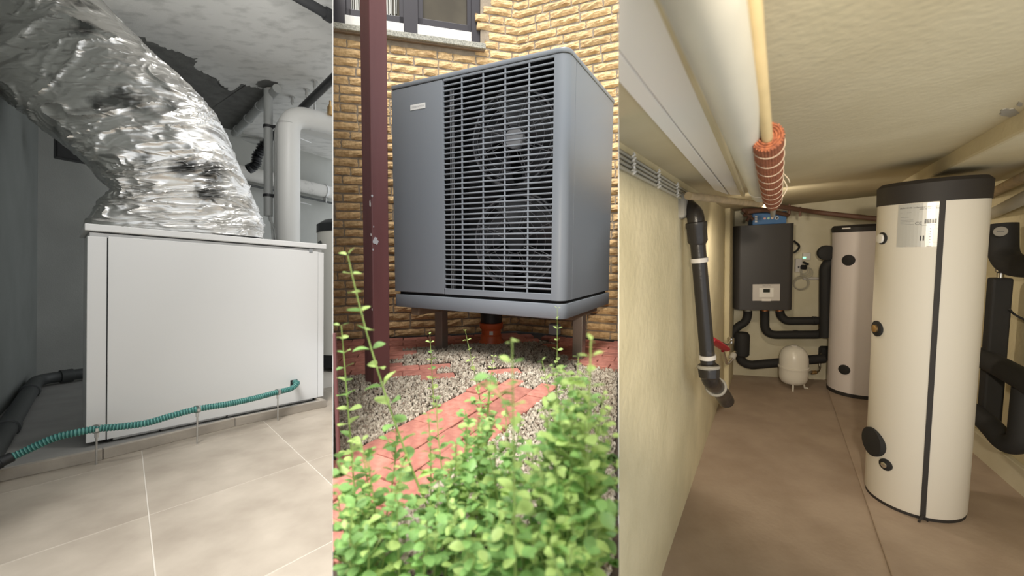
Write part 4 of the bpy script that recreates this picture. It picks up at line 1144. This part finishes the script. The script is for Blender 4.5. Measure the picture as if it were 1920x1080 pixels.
# ---- black cast iron downpipe
dD = (RP.on(1310, 500, fA + wnn * .09, wnn)).y
t0 = RP.at(1306, 428, dD); t1 = RP.at(1328, 690, dD)
dp_ = thing('cast_iron_downpipe', 'black cast iron downpipe with collars beside the cream left wall', 'pipe', t1)
rr = .039
q = MB(); q.tube([t0, t1], rr, 20); q.build('pipe_shaft', MATS['cast_iron'], dp_, smooth=True)
ax = (t0 - t1).normalized()
q = MB(); q.lathe([(rr, -.09), (rr * 1.3, -.07), (rr * 1.3, .0), (rr * 1.38, .005), (rr * 1.38, .03), (rr * 1.1, .035)], t0, 22, ax); q.build('upper_socket', MATS['cast_iron'], dp_, smooth=True)
el = [t0 + ax * .02, RP.at(1304, 402, dD), RP.on(1290, 388, fA + wnn * .03, wnn), RP.on(1280, 382, fA - wnn * .05, wnn)]
q = MB(); q.tube(fillet(el, .1), rr * 1.12, 18); q.build('upper_bend', MATS['cast_iron'], dp_, smooth=True)
for y in (486, 668):
    c = lerp(t0, t1, (y - 428) / 262); q = MB(); q.band(c, ax, rr, .024, .006, 22); q.build('pipe_clamp', MATS['panel_silver'], dp_, smooth=True)
lo_ = [t1 + ax * .02, RP.at(1331, 712, dD), RP.at(1354, 738, dD + .25), RP.at(1362, 752, dD + .3)]
q = MB(); q.tube(fillet(lo_, .1), rr * 1.2, 18); lb_ = q.build('lower_bend', MATS['cast_iron'], dp_, smooth=True)
q = MB(); q.lathe([(rr, -.05), (rr * 1.35, -.04), (rr * 1.45, .0), (rr * 1.4, .03), (rr, .04)], RP.at(1329, 694, dD), 22, ax + wd * .2); q.build('lower_socket', MATS['cast_iron'], dp_, smooth=True)
q = MB(); q.ring(RP.at(1328, 688, dD), ax + wd * .15, rr * 1.3, .011, 22, 8); q.build('putty_ring', MATS['dust_grey'], lb_, smooth=True)
q = MB(); q.ring(RP.at(1342, 725, dD + .12), V((.5, .7, -.5)), rr * 1.3, .010, 22, 8); q.build('putty_ring', MATS['dust_grey'], lb_, smooth=True)
q = MB(); q.boxc(RP.at(1295, 384, dD + .0) - wnn * .05, .1, .06, .14, wd, wnn, Z); q.build('mortar_collar', MATS['dust_grey'], dp_, bev=.02)
rpipe('cream_crossbar_pipe', [RP.at(1290, 367, dD - .1), RP.at(1440, 385, dD + .7)], .02, 'cream_pipe', 'cream painted pipe crossing above the wall unit', rad=0)
rpipe('rusty_pipe', [RP.at(1440, 384, 3.6), RP.at(1530, 398, 4.0), RP.at(1660, 412, 3.55)], .022, 'rust_pipe', 'rust brown pipe along the top of the back wall', rad=.2)
rpipe('rusty_pipe', [RP.at(1400, 398, 4.0), RP.at(1432, 393, 4.0), RP.at(1478, 403, 4.1)], .02, 'rust_pipe', 'short dark pipe stub just above the blue box', rad=.1)
for x, y in ((1480, 383), (1500, 388)):
    t = RP.at(x, y, 3.85); rpipe('pipe_hanger', [t, RP.at(x, y + 18, 3.85)], .011, 'rust_pipe', ('left' if x < 1490 else 'right') + ' thin iron hanger of the rust brown pipe', 'hanger', rad=0, n=8)
mt = thing('mixer_tap', 'tangle of small dark pipe fittings left of the blue box', 'fitting', RP.at(1402, 402, 4.2))
for a, b in (((1392, 392), (1412, 412)), ((1395, 404), (1410, 398)), ((1392, 394), (1440, 392)), ((1400, 414), (1408, 404))):
    q = MB(); q.tube([RP.at(*a, 4.2), RP.at(*b, 4.2)], .016, 8); q.build('pipe_piece', MATS['rust_pipe'], mt, smooth=True)

# ---- wall unit
wu_d = (RP.on(1434, 500, fB, bn)).y
uF = RP.on(1434, 500, fB + bn * .33, bn)
def onu(x, y, off=0.0): return RP.on(x, y, uF + bn * off, bn)
ul = onu(1379, 500); ur = onu(1490, 500); uw = (ur - ul).dot(bwd)
uz1 = onu(1434, 421).z; uz0 = onu(1434, 581).z
wu = thing('wall_heating_unit', 'dark anthracite wall-hung heating module with rounded sides on the back wall', 'heating unit', V((uF.x, uF.y, uz0)))
u0 = V((ul.x, ul.y, 0))
ch = .055
outline = []
for k in range(7):
    a = PI / 2 * k / 6; outline.append(u0 + bwd * (ch * (1 - math.sin(a)) ) - bn * (ch * 1.4 * (1 - math.cos(a))))
outline = outline[::-1]
pl_ = [u0 - bn * .32] + outline + [u0 + bwd * (uw) - (p - u0).dot(bwd) * bwd + bn * (p - u0).dot(bn) for p in outline[::-1]] + [u0 + bwd * uw - bn * .32]
q = MB(); q.prism([p + Z * uz0 for p in pl_], Z * (uz1 - uz0)); q.build('casing', MATS['anthracite'], wu, smooth=True, angle=30)
def uplate(name, x0, y0, x1, y1, off, t, m, parent, bev=.003):
    a = onu(x0, y0); b = onu(x1, y1)
    q = MB(); q.box(V((a.x, a.y, b.z)) + bn * off, bwd * (b - a).dot(bwd), bn * t, Z * (a.z - b.z)); return q.build(name, MATS[m], parent, bev=bev)
pan = uplate('control_panel', 1411, 533, 1462, 564, .0, .008, 'panel_silver', wu, .006)
uplate('control_face', 1423, 540, 1450, 557, .008, .004, 'panel_white', pan)
uplate('display', 1430.5, 541.5, 1443, 548, .012, .002, 'display', pan, 0)
uplate('panel_tab', 1428, 560, 1445, 564.5, .008, .003, 'panel_white', pan, .001)
cdis = onu(1437, 536) + bn * .0085
text_mb('STIEBEL ELTRON', .0105, cdis, bwd, Z).build('lettering', MATS['ink'], pan)
# blue box on top
bb0 = onu(1412, 403); bb1 = onu(1476, 420)
blue = thing('blue_controller', 'flat blue controller box with coloured lamps on top of the wall unit', 'controller', V((bb0.x, bb0.y, uz1)))
bw_ = (bb1 - bb0).dot(bwd)
bz1 = uz1 + (bb0.z - bb1.z) + .012
bo = V((bb0.x, bb0.y, uz1 + .0005)) - bn * .02
q = MB(); q.box(bo, bwd * bw_, -bn * .2, Z * (bz1 - uz1)); q.build('housing', MATS['blue_box'], blue, bev=.006)
hz = (bz1 - uz1)
for t, m in ((.36, 'led_red'), (.47, 'led_pale'), (.58, 'led_amber')):
    q = MB(); q.lathe([(.012, 0), (.012, .003), (.008, .005)], bo + bwd * bw_ * t + Z * hz * .5, 14, bn); q.build('indicator_lamp', MATS[m], blue, smooth=True)
q = MB(); q.lathe([(.017, 0), (.017, .004)], bo + bwd * bw_ * .71 + Z * hz * .48, 18, bn); rg = q.build('key_switch', MATS['panel_white'], blue)
q = MB(); q.lathe([(.010, .004), (.010, .006)], bo + bwd * bw_ * .71 + Z * hz * .48, 16, bn); q.build('switch_slot', MATS['ink'], rg)
for k_, hh in ((.28, .014), (.42, .010), (.55, .012), (.70, .016)):
    q = MB(); q.boxc(bo + bwd * bw_ * .105 + Z * hz * k_ + bn * .001, .022, .002, hh, bwd, bn, Z); q.build('logo_mark', MATS['panel_white'], blue)

# ---- insulated pipes below and beside the wall unit
IR = .042
def d_at(off): return (fB + bn * off)
def onb(x, y, off=.14): return RP.on(x, y, fB + bn * off, bn)
rpipe('insulated_pipe', [onb(1402, 583), onb(1402, 592), onb(1398, 604), onb(1380, 614), onb(1372, 632), onb(1366, 640)], .044, 'insul_black', 'black insulated pipe swinging left from under the wall unit', rad=.12)
p2 = rpipe('insulated_pipe', [onb(1434, 583), onb(1434, 628), onb(1545, 627, .16), onb(1547, 600, .16)], .044, 'insul_black', 'black insulated pipe dropping from the wall unit and running right', rad=.12)
p3 = rpipe('insulated_pipe', [onb(1462, 583), onb(1464, 592), onb(1474, 602), onb(1542, 601, .18)], .042, 'insul_black', 'upper black insulated pipe running right from the wall unit', rad=.1)
for x, y, r in ((1492, 627, .047), ):
    q = MB(); q.band(onb(x, y, .147), bwd, .0435, .035, .003, 20); q.build('tape_band', MATS['insul_black'], p2)
q = MB(); q.band(onb(1527, 601, .172), bwd, .042, .035, .003, 20); q.build('tape_band', MATS['insul_black'], p3)
rpipe('insulated_pipe', [onb(1547, 632, .25), onb(1547, 502, .25), onb(1556, 490, .25), onb(1575, 488, .25)], .05, 'insul_black', 'upright black insulated pipe left of the smaller tank', rad=.1)
for x, y, m in ((1402, 583, 'dust_grey'), (1434, 584, 'copper'), (1462, 584, 'copper')):
    q = MB(); q.lathe([(.03, -.02), (.035, -.015), (.035, .02)], onb(x, y, .14), 14); tag(q.build('pipe_union', MATS[m], smooth=True), {1402: 'grey union nut, leftmost under the wall unit', 1434: 'coppery union nut, middle one under the wall unit', 1462: 'coppery union nut, rightmost under the wall unit'}[x], 'fitting', 'unions under the wall unit')
rpipe('insulated_pipe', [onb(1391, 632, .2), onb(1388, 676, .2), onb(1405, 685, .2), onb(1546, 672, .2)], .048, 'insul_black', 'lowest black insulated pipe along the foot of the back wall', rad=.1)
q = MB(); q.lathe([(.055, -.14), (.075, -.12), (.078, .1), (.06, .13)], onb(1391, 645, .22), 20); tag(q.build('valve_insulation', MATS['insul_black'], smooth=True), 'fat black insulation shell left above the lowest pipe', 'insulation')
hb_ = thing('ball_valve', 'ball valve with red handle and bent chrome hose by the left wall', 'valve', RP.at(1352, 655, 3.2))
q = MB(); q.tube([RP.at(1330, 636, 2.95), RP.at(1342, 642, 3.05), RP.at(1360, 654, 3.25)], [.045, .043, .04], 10, flat=.6); q.build('handle', MATS['red_lever'], hb_, bev=.004)
q = MB(); q.tube(fillet([RP.at(1352, 643, 3.2), RP.at(1364, 648, 3.3), RP.at(1371, 636, 3.4)], .05), .012, 10); q.build('hose', MATS['chrome'], hb_, smooth=True)
q = MB(); q.tube(fillet([RP.at(1355, 658, 3.2), RP.at(1363, 684, 3.3), RP.at(1373, 672, 3.4), RP.at(1378, 660, 3.5)], .05), .013, 10); q.build('hose', MATS['chrome'], hb_, smooth=True)
q = MB(); q.lathe([(.02, -.03), (.026, -.02), (.026, .02), (.02, .03)], RP.at(1374, 668, 3.42), 12, V((.5, .3, .6))); q.build('fitting', MATS['dust_grey'], hb_, smooth=True)
q = MB(); q.lathe([(.02, -.025), (.028, -.02), (.028, .02), (.02, .025)], RP.at(1370, 638, 3.4), 12); q.build('fitting', MATS['chrome'], hb_, smooth=True)

# ---- small electrics on the back wall
def wplate(name, x0, y0, x1, y1, t, m, parent=None, off=0.0, bev=.004):
    a = RP.on(x0, y0, fB + bn * off, bn); b = RP.on(x1, y1, fB + bn * off, bn)
    q = MB(); q.box(V((a.x, a.y, b.z)), bwd * (b - a).dot(bwd), bn * t, Z * (a.z - b.z)); return q.build(name, MATS[m], parent, bev=bev)
gw_ = tag(wplate('gateway_box', 1504, 474, 1518, 487, .03, 'panel_white'), 'small white box with a green light right of the wall unit', 'electronics')
q = wplate('indicator_lamp', 1505, 482, 1511, 484.5, .002, 'led_green', gw_, .03, 0)
sk = tag(wplate('socket_box', 1490, 485, 1502, 510, .035, 'panel_silver'), 'pale surface socket box below the white gateway box', 'socket')
wplate('socket_hole', 1496, 499, 1499, 503, .002, 'ink', sk, .035, 0)
pg2 = thing('power_plug', 'black plug with tangled cable beside the socket box', 'plug', RP.on(1506, 505, fB + bn * .03, bn))
q = MB(); q.tube([RP.on(1503, 501, fB + bn * .03, bn), RP.on(1511, 501, fB + bn * .06, bn)], .026, 10); q.build('plug_body', MATS['insul_black'], pg2)
q = MB(); q.tube([RP.on(1506, 491, fB + bn * .05, bn), RP.on(1516, 496, fB + bn * .05, bn)], .011, 8); q.build('antenna', MATS['insul_black'], pg2)
cc = RP.on(1507, 510, fB + bn * .04, bn)
for k in range(4):
    q = MB(); q.ring(cc + Z * (-.01 * k + .02) + bwd * .01 * k, bn + bwd * .3 * (k - 1.5) * .4, .035 + .008 * k, .0035, 20, 6); q.build('cable_loop', MATS['grey_cable'], pg2)
cl2 = thing('cable_coil', 'coiled grey cable hanging on the back wall below the socket', 'cable', RP.on(1502, 532, fB + bn * .02, bn))
cc = RP.on(1502, 531, fB + bn * .025, bn)
for k in range(4):
    q = MB(); q.ring(cc + Z * random.uniform(-.008, .008) + bwd * random.uniform(-.01, .01) + bn * .006 * k, bn + bwd * random.uniform(-.15, .15), .062 + .004 * k, .004, 28, 6); q.build('cable_loop', MATS['grey_cable'], cl2)
q = MB(); q.tube([RP.on(1500, 519, fB + bn * .03, bn), RP.on(1504, 508, fB + bn * .03, bn)], .005, 6); q.build('cable_end', MATS['grey_cable'], cl2)
rpipe('wall_conduit', [RP.on(1506, 522, fB + bn * .02, bn), RP.on(1546, 522, fB + bn * .02, bn)], .014, 'panel_silver', 'thin pale conduit running right to the upright insulated pipe', 'conduit', rad=0)
rpipe('black_cable', spline([RP.on(1489, 452, fB + bn * .2, bn), RP.on(1498, 460, fB + bn * .15, bn), RP.on(1496, 468, fB + bn * .12, bn), RP.on(1488, 474, fB + bn * .1, bn)], 6), .010, 'insul_black', 'short black cable loop at the right side of the wall unit', 'cable', rad=0, n=8)

# ---- expansion vessel
vc = RP.ground(1487, 727); vr = .13
vs_ = thing('expansion_vessel', 'round white expansion vessel on short feet in front of the back wall', 'expansion vessel', vc)
zt_v = RP.at(1487, 648, vc.y).z
vh = zt_v - .045
q = MB(); prof = [(.0, .045), (.07, .05), (.108, .068), (.125, .1), (.13, .15)]
top = zt_v
prof += [(.13, top * .60), (.128, top * .72), (.115, top * .85), (.085, top * .945), (.04, top * .99), (0.0, top)]
q.lathe(prof, vc, 36); q.build('vessel_body', MATS['vessel_white'], vs_, smooth=True, angle=60)
q = MB(); q.lathe([(.128, top * .50 - .012), (.138, top * .50 - .008), (.138, top * .50 + .008), (.128, top * .50 + .012)], vc, 36); q.build('rim', MATS['vessel_white'], vs_, smooth=True)
q = MB(); q.lathe([(.028, top - .012), (.028, top + .004), (.02, top + .006)], vc, 16); q.build('valve_cap', MATS['panel_silver'], vs_, smooth=True)
for a in (-2.2, -.4, 1.5):
    d = V((math.cos(a), math.sin(a), 0)); q = MB(); q.tube(fillet([vc + d * .085 + Z * .09, vc + d * .1 + Z * .02, vc + d * .1 + Z * .008, vc + d * .13 + Z * .008], .015), .008, 8); q.build('foot', MATS['vessel_white'], vs_, smooth=True)
rpipe('vessel_hose', spline([RP.at(1520, 697, vc.y), RP.at(1530, 699, vc.y + .05), RP.at(1537, 690, vc.y + .1), RP.at(1536, 672, vc.y + .12), RP.at(1541, 664, vc.y + .12)], 6), .011, 'chrome', 'thin braided metal hose right of the expansion vessel', 'hose', rad=0)
q = MB(); q.boxc(RP.at(1545, 662, vc.y + .2), .12, .12, .17); tag(q.build('pump_insulation', MATS['insul_black'], bev=.03, seg=3), 'lumpy black pump insulation between vessel and smaller tank', 'insulation')
q = MB(); q.lathe([(.01, -.03), (.02, -.02), (.02, .02), (.01, .03)], RP.at(1526, 698, vc.y + .02), 10, V((1, 0, 0))); tag(q.build('brass_fitting', MATS['brass'], smooth=True), 'small brass fitting beside the expansion vessel', 'fitting')

# ---- tanks
def tangent_tank(xl, xr, dmin):
    r0, r1_ = RP.ray(*xl), RP.ray(*xr); t0, t1 = math.atan2(r0.x, r0.y), math.atan2(r1_.x, r1_.y)
    b_, hf = (t0 + t1) / 2, (t1 - t0) / 2
    d = dmin / (math.cos(b_) - math.sin(hf))
    return V((d * math.sin(b_), d * math.cos(b_), 0)), d * math.sin(hf)
dmin = RP.ground(1722, 990).y
bc_, br = tangent_tank((1633, 640), (1839, 650), dmin)
FZ = .014
ztop = RP.at(1752, 338, bc_.y - br * .2).z
def side_pt(c, r, x, y):     # where a pixel's ray meets the tank wall
    ry = RP.ray(x, y); o = RP.eye
    a = ry.x ** 2 + ry.y ** 2; b = 2 * (ry.x * (o.x - c.x) + ry.y * (o.y - c.y)); cc_ = (o.x - c.x) ** 2 + (o.y - c.y) ** 2 - r * r
    D_ = b * b - 4 * a * cc_
    t = (-b - math.sqrt(max(0, D_))) / (2 * a); p = o + ry * t
    n_ = V((p.x - c.x, p.y - c.y, 0)).normalized(); return p, n_
tb_ = thing('buffer_tank', 'large cream storage tank with black cap and black zip strip in the foreground', 'tank', bc_ + Z * FZ)
zcap = side_pt(bc_, br, 1752, 376)[0].z
q = MB(); q.lathe([(br * .97, FZ + .012), (br, FZ + .03), (br, zcap)], bc_, 64); q.build('jacket', MATS['tank_white'], tb_, smooth=True)
q = MB(); q.lathe([(br * .98, FZ), (br * .98, FZ + .02)], bc_, 64); q.build('base_ring', MATS['tank_cap'], tb_, smooth=True)
q = MB(); q.lathe([(br + .004, zcap - .004), (br + .006, ztop - .02), (br - .012, ztop), (.02, ztop + .004)], bc_, 64); q.build('cap', MATS['tank_cap'], tb_, smooth=True, angle=40)
pz, nz_ = side_pt(bc_, br, 1760, 500)
ang0 = math.atan2(nz_.y, nz_.x); hw = .011 / br
def arc(c, r, a0, a1, z0, z1, th, n_=8, cut=None):
    vs = []; fs = []
    for i in range(n_ + 1):
        a = lerp(a0, a1, i / n_); d = V((math.cos(a), math.sin(a), 0))
        vs += [c + d * r + Z * z0, c + d * (r + th) + Z * z0, c + d * (r + th) + Z * z1, c + d * r + Z * z1]
    for i in range(n_):
        for k_ in range(4): fs.append((i * 4 + k_, (i + 1) * 4 + k_, (i + 1) * 4 + (k_ + 1) % 4, i * 4 + (k_ + 1) % 4))
    fs += [(0, 1, 2, 3), (n_ * 4 + 3, n_ * 4 + 2, n_ * 4 + 1, n_ * 4)]
    q = MB(); q.add(vs, fs); return q
arc(bc_, br, ang0 - hw, ang0 + hw, FZ + .008, zcap + .002, .004, 6).build('zip_strip', MATS['tank_cap'], tb_)
q = MB(); d = V((math.cos(ang0), math.sin(ang0), 0))
for sg in (-1, 1): q.tube([bc_ + d * (br + .004) + Z * .045, bc_ + d * (br + .012) + Z * .02 + V((.02 * sg, 0, 0)), bc_ + d * (br + .02) + Z * .018 + V((.026 * sg, 0, 0))], .006, 6)
q.build('zip_end', MATS['tank_cap'], tb_)
# rating label
pA, nA = side_pt(bc_, br, 1683, 422); pB, nB = side_pt(bc_, br, 1767, 422)
aA, aB = math.atan2(nA.y, nA.x), math.atan2(nB.y, nB.x)
zl1 = side_pt(bc_, br, 1726, 381)[0].z; zl0 = side_pt(bc_, br, 1726, 463)[0].z
lab = arc(bc_, br, aA, aB, zl0, zl1, .0012, 12).build('rating_label', MATS['label_foil'], tb_)
def lab_arc(u0, u1, v0, v1, m, th=.0018, n_=4):
    arc(bc_, br, lerp(aA, aB, u0), lerp(aA, aB, u1), lerp(zl0, zl1, v0), lerp(zl0, zl1, v1), th, n_).build('label_print', MATS[m], lab)
lab_arc(0, 1, .0, .02, 'panel_silver')
for i in range(14): lab_arc(.63 + i * .018, .63 + i * .018 + (.010 if i % 3 else .014), .53, .63, 'ink', n_=1)
for i in range(6): lab_arc(.08, .08 + (.2, .14, .3, .32, .24, .33)[i], .69 - i * .033, .70 - i * .033, 'ink_pale', n_=2)
lab_arc(.06, .97, .80, .804, 'ink_pale'); lab_arc(.82, .98, .10, .105, 'ink_pale'); lab_arc(.82, .98, .40, .405, 'ink_pale'); lab_arc(.82, .825, .10, .40, 'ink_pale', n_=1); lab_arc(.975, .98, .10, .40, 'ink_pale', n_=1)
lab_arc(.55, .58, .14, .26, 'ink', n_=1); lab_arc(.61, .64, .14, .26, 'ink', n_=1); lab_arc(.93, .965, .04, .075, 'blue_box', n_=1)
for i in range(6): lab_arc(.75, .77, .40 - i * .06, .415 - i * .06, 'ink', n_=1)
def curved_text(txt, size, u, v, m, align='CENTER'):
    mb = text_mb(txt, size, V((0, 0, 0)), V((1, 0, 0)), V((0, 1, 0)), align=align)
    a0_ = lerp(aA, aB, u); z0_ = lerp(zl0, zl1, v); vs = []
    for p in mb.v:
        a = a0_ + p.x / br; vs.append(bc_ + V((math.cos(a), math.sin(a), 0)) * (br + .002) + Z * (z0_ + p.y))
    q = MB(); q.add(vs, mb.f); q.build('lettering', MATS[m], lab)
curved_text('Buffer 0170 / echangeur combinaisons', .0105, .98, .91, 'ink', 'RIGHT')
curved_text('600-15 PWC 300 L', .0105, .98, .865, 'ink', 'RIGHT')
curved_text('CE', .022, .50, .54, 'ink')
lab_arc(.56, .68, .487, .497, 'ink_pale'); lab_arc(.74, .86, .487, .497, 'ink_pale')
def plug(c, r, x, y, rad_, m, parent, name='port_plug', t=.008, inner=None):
    p, n_ = side_pt(c, r, x, y)
    q = MB(); q.lathe([(rad_, -.02), (rad_, t), (rad_ * .92, t + .002)], p, 24, n_); o = q.build(name, MATS[m], parent, smooth=True, angle=40)
    if inner:
        q = MB(); q.lathe([(inner[0], t), (inner[0], t + .012), (inner[0] * .8, t + .014)], p, 18, n_); q.build(inner[2], MATS[inner[1]], o, smooth=True, angle=40)
plug(bc_, br, 1655, 447, .034, 'insul_black', tb_, 'gauge_collar', .006, (.026, 'panel_white', 'thermometer_dial'))
plug(bc_, br, 1645, 616, .046, 'insul_black', tb_, 'port_collar', .006, (.022, 'brass', 'brass_stub'))
plug(bc_, br, 1637, 828, .085, 'insul_black', tb_, 'flange_cover', .012)
plug(bc_, br, 1661, 871, .034, 'insul_black', tb_, 'port_collar', .006, (.016, 'chrome', 'steel_nut'))
# smaller tank
dl = RP.ground(1552, 738).y
sc_, sr = tangent_tank((1555, 590), (1672, 590), RP.ground(1615, 754).y)
ts_ = thing('hot_water_tank', 'smaller lilac white storage tank half hidden behind the large cream tank', 'tank', sc_ + Z * FZ)
zst = side_pt(sc_, sr, 1600, 424)[0].z; zsc = side_pt(sc_, sr, 1600, 434)[0].z
q = MB(); q.lathe([(sr, FZ + .03), (sr, zsc)], sc_, 56); q.build('jacket', MATS['tank_lilac'], ts_, smooth=True)
q = MB(); q.lathe([(sr + .006, zsc - .004), (sr + .008, zst - .01), (sr - .01, zst + .01), (.02, zst + .015)], sc_, 56); q.build('cap', MATS['tank_cap'], ts_, smooth=True, angle=40)
q = MB(); q.lathe([(sr + .004, FZ), (sr + .004, FZ + .035)], sc_, 56); q.build('base_ring', MATS['tank_cap'], ts_, smooth=True)
plug(sc_, sr, 1591, 488, .052, 'insul_black', ts_)
plug(sc_, sr, 1583, 693, .048, 'insul_black', ts_)
pp, nn = side_pt(sc_, sr, 1588, 428); q = MB(); q.boxc(pp + nn * .009, .07, .002, .012, V((-nn.y, nn.x, 0)), nn, Z); q.build('cap_sticker', MATS['panel_white'], ts_)
q = MB(); c = onb(1549, 474, .3); q.lathe([(.06, -.03), (.075, -.02), (.075, .03), (.06, .04)], c, 20, bn); tag(q.build('circulation_pump', MATS['insul_black'], smooth=True), 'round black pump head above the upright insulated pipe', 'pump')
# ---- pipework right of the large tank
def onrw(x, y, off=.12): return RP.on(x, y, rB + rn * off, rn)
gg = thing('pressure_gauge', 'round grey dial gauge right of the large tank', 'gauge', onrw(1876, 434, .2))
gd_ = (RP.eye - onrw(1876, 434, .2)); gd_.z = 0; gd_.normalize()
q = MB(); q.lathe([(.028, -.02), (.028, .008), (.025, .01)], onrw(1876, 434, .2), 24, gd_); q.build('gauge_case', MATS['dust_grey'], gg, smooth=True)
q = MB(); q.boxc(onrw(1876, 434, .2) + gd_ * .011, .028, .002, .003, V((-gd_.y, gd_.x, 0)), gd_, Z); q.build('gauge_needle', MATS['ink'], gg)
rpipe('insulated_pipe', [onrw(1880, 420), onrw(1880, 478), onrw(1898, 498), onrw(1960, 500)], 0.065, 'insul_black', 'thick black insulated bend behind the dial gauge', rad=.1)
q = MB(); c = onrw(1866, 640); q.boxc(c, .16, .2, c.z - .4 + (RP.at(1866, 520, c.y).z - c.z) , rd, rn, Z)
q = MB(); z1_ = onrw(1870, 520).z; z0_ = onrw(1860, 800).z
q.boxc(V((c.x, c.y, (z1_ + z0_) / 2)), 0.075, .09, z1_ - z0_, rd, rn, Z); hs_ = q.build('hydraulic_separator', MATS['insul_black'], bev=.012); tag(hs_, 'black upright insulated box right of the large tank', 'separator')
q = MB(); q.lathe([(.016, 0), (.016, .03), (.024, .04), (.024, .055), (.012, .065)], V((c.x, c.y, z1_)) , 14); tag(q.build('air_vent_valve', MATS['chrome'], smooth=True), 'small metal vent on the black upright box', 'valve')
rpipe('insulated_pipe', [onrw(1835, 668, .16), onrw(1880, 690, .16), onrw(1960, 735, .16)], .06, 'insul_black', 'upper slanting black pipe right of the large tank', rad=.1, n=20)
rpipe('insulated_pipe', [onrw(1822, 770, .2), onrw(1850, 790, .2), onrw(1888, 835, .18), onrw(1915, 830, .16), onrw(1925, 730, .15)], .055, 'insul_black', 'lower black pipe bending up at the right edge', rad=.12, n=20)
rpipe('ceiling_pipe', [RP.at(1840, 372, 2.9), RP.at(1960, 312, 1.9)], .028, 'cream_pipe', 'cream pipe under the ceiling right of the large tank, upper one', rad=0)
rpipe('ceiling_pipe', [RP.at(1845, 408, 2.9), RP.at(1960, 352, 1.9)], .034, 'pvc_pipe', 'grey pipe under the ceiling right of the large tank, lower one', rad=0)
rpipe('black_cable', spline([onrw(1893, 580, .1), onrw(1903, 590, .06), onrw(1930, 604, .04)], 6), .006, 'insul_black', 'thin black cable on the wall right of the black box', 'cable', rad=0, n=8)
q = MB(); q.box(rB - rd * .6, rd * 1.7, rn * .035, Z * (onrw(1880, 850, .035).z)); struct(q.build('baseboard_right', MATS['plaster_back'], bev=.006))
# second bulb: fill light added out of sight behind the reed mat roll
b2c = RP.at(1448, 374, 2.75)
b2 = thing('bulb_lamp', 'small added fill bulb hidden under the ceiling behind the reed mat roll', 'lamp', b2c)
q = MB(); q.lathe([(.012, 0), (.014, .012), (.014, .035)], b2c + Z * .01, 12); q.build('lamp_holder', MATS['panel_white'], b2, smooth=True)
pl4 = bpy.data.lights.new('bulb_light', 'SPOT'); pl4.spot_size = math.radians(150); pl4.spot_blend = .4; pl4.energy = 22; pl4.color = (1.0, .87, .70); pl4.shadow_soft_size = .03
po4 = bpy.data.objects.new('bulb_light', pl4); COL.objects.link(po4); po4.matrix_world = Matrix.Translation(RP.M @ (b2c - Z * .03)) @ (RP.M.to_3x3() @ V((.45, .6, -.66))).to_track_quat('-Z', 'Y').to_matrix().to_4x4()
# cut the cellar at its side plane
clip([o for o in list(bpy.data.objects) if o.name in BASE and o.name not in FIRST_R], 1160, 'right')
# cellar lamp: bulb under the ceiling above and behind the viewer's right shoulder
lampc = V((-.10, -.5, zc_at(-.10, -.5) - .10))
lm = thing('bulb_lamp', 'bare bulb in a white lamp holder under the cellar ceiling', 'lamp', lampc)
q = MB(); q.lathe([(.035, .1), (.035, .085), (.02, .07), (.02, .04)][::-1], lampc, 16); q.build('lamp_holder', MATS['panel_white'], lm, smooth=True)
emit('bulb_glow', (1.0, .80, .55), 8)
pl3 = bpy.data.lights.new('bulb_light', 'SPOT'); pl3.energy = 230; pl3.color = (1.0, .87, .68); pl3.shadow_soft_size = .05; pl3.spot_size = math.radians(64); pl3.spot_blend = .35
po3 = bpy.data.objects.new('bulb_light', pl3); COL.objects.link(po3)
dirv = (RP.M.to_3x3() @ V((math.sin(.66), math.cos(.66), -.12))).normalized()
po3.matrix_world = Matrix.Translation(RP.M @ (lampc + V((0, 0, .0)))) @ dirv.to_track_quat('-Z', 'Y').to_matrix().to_4x4()
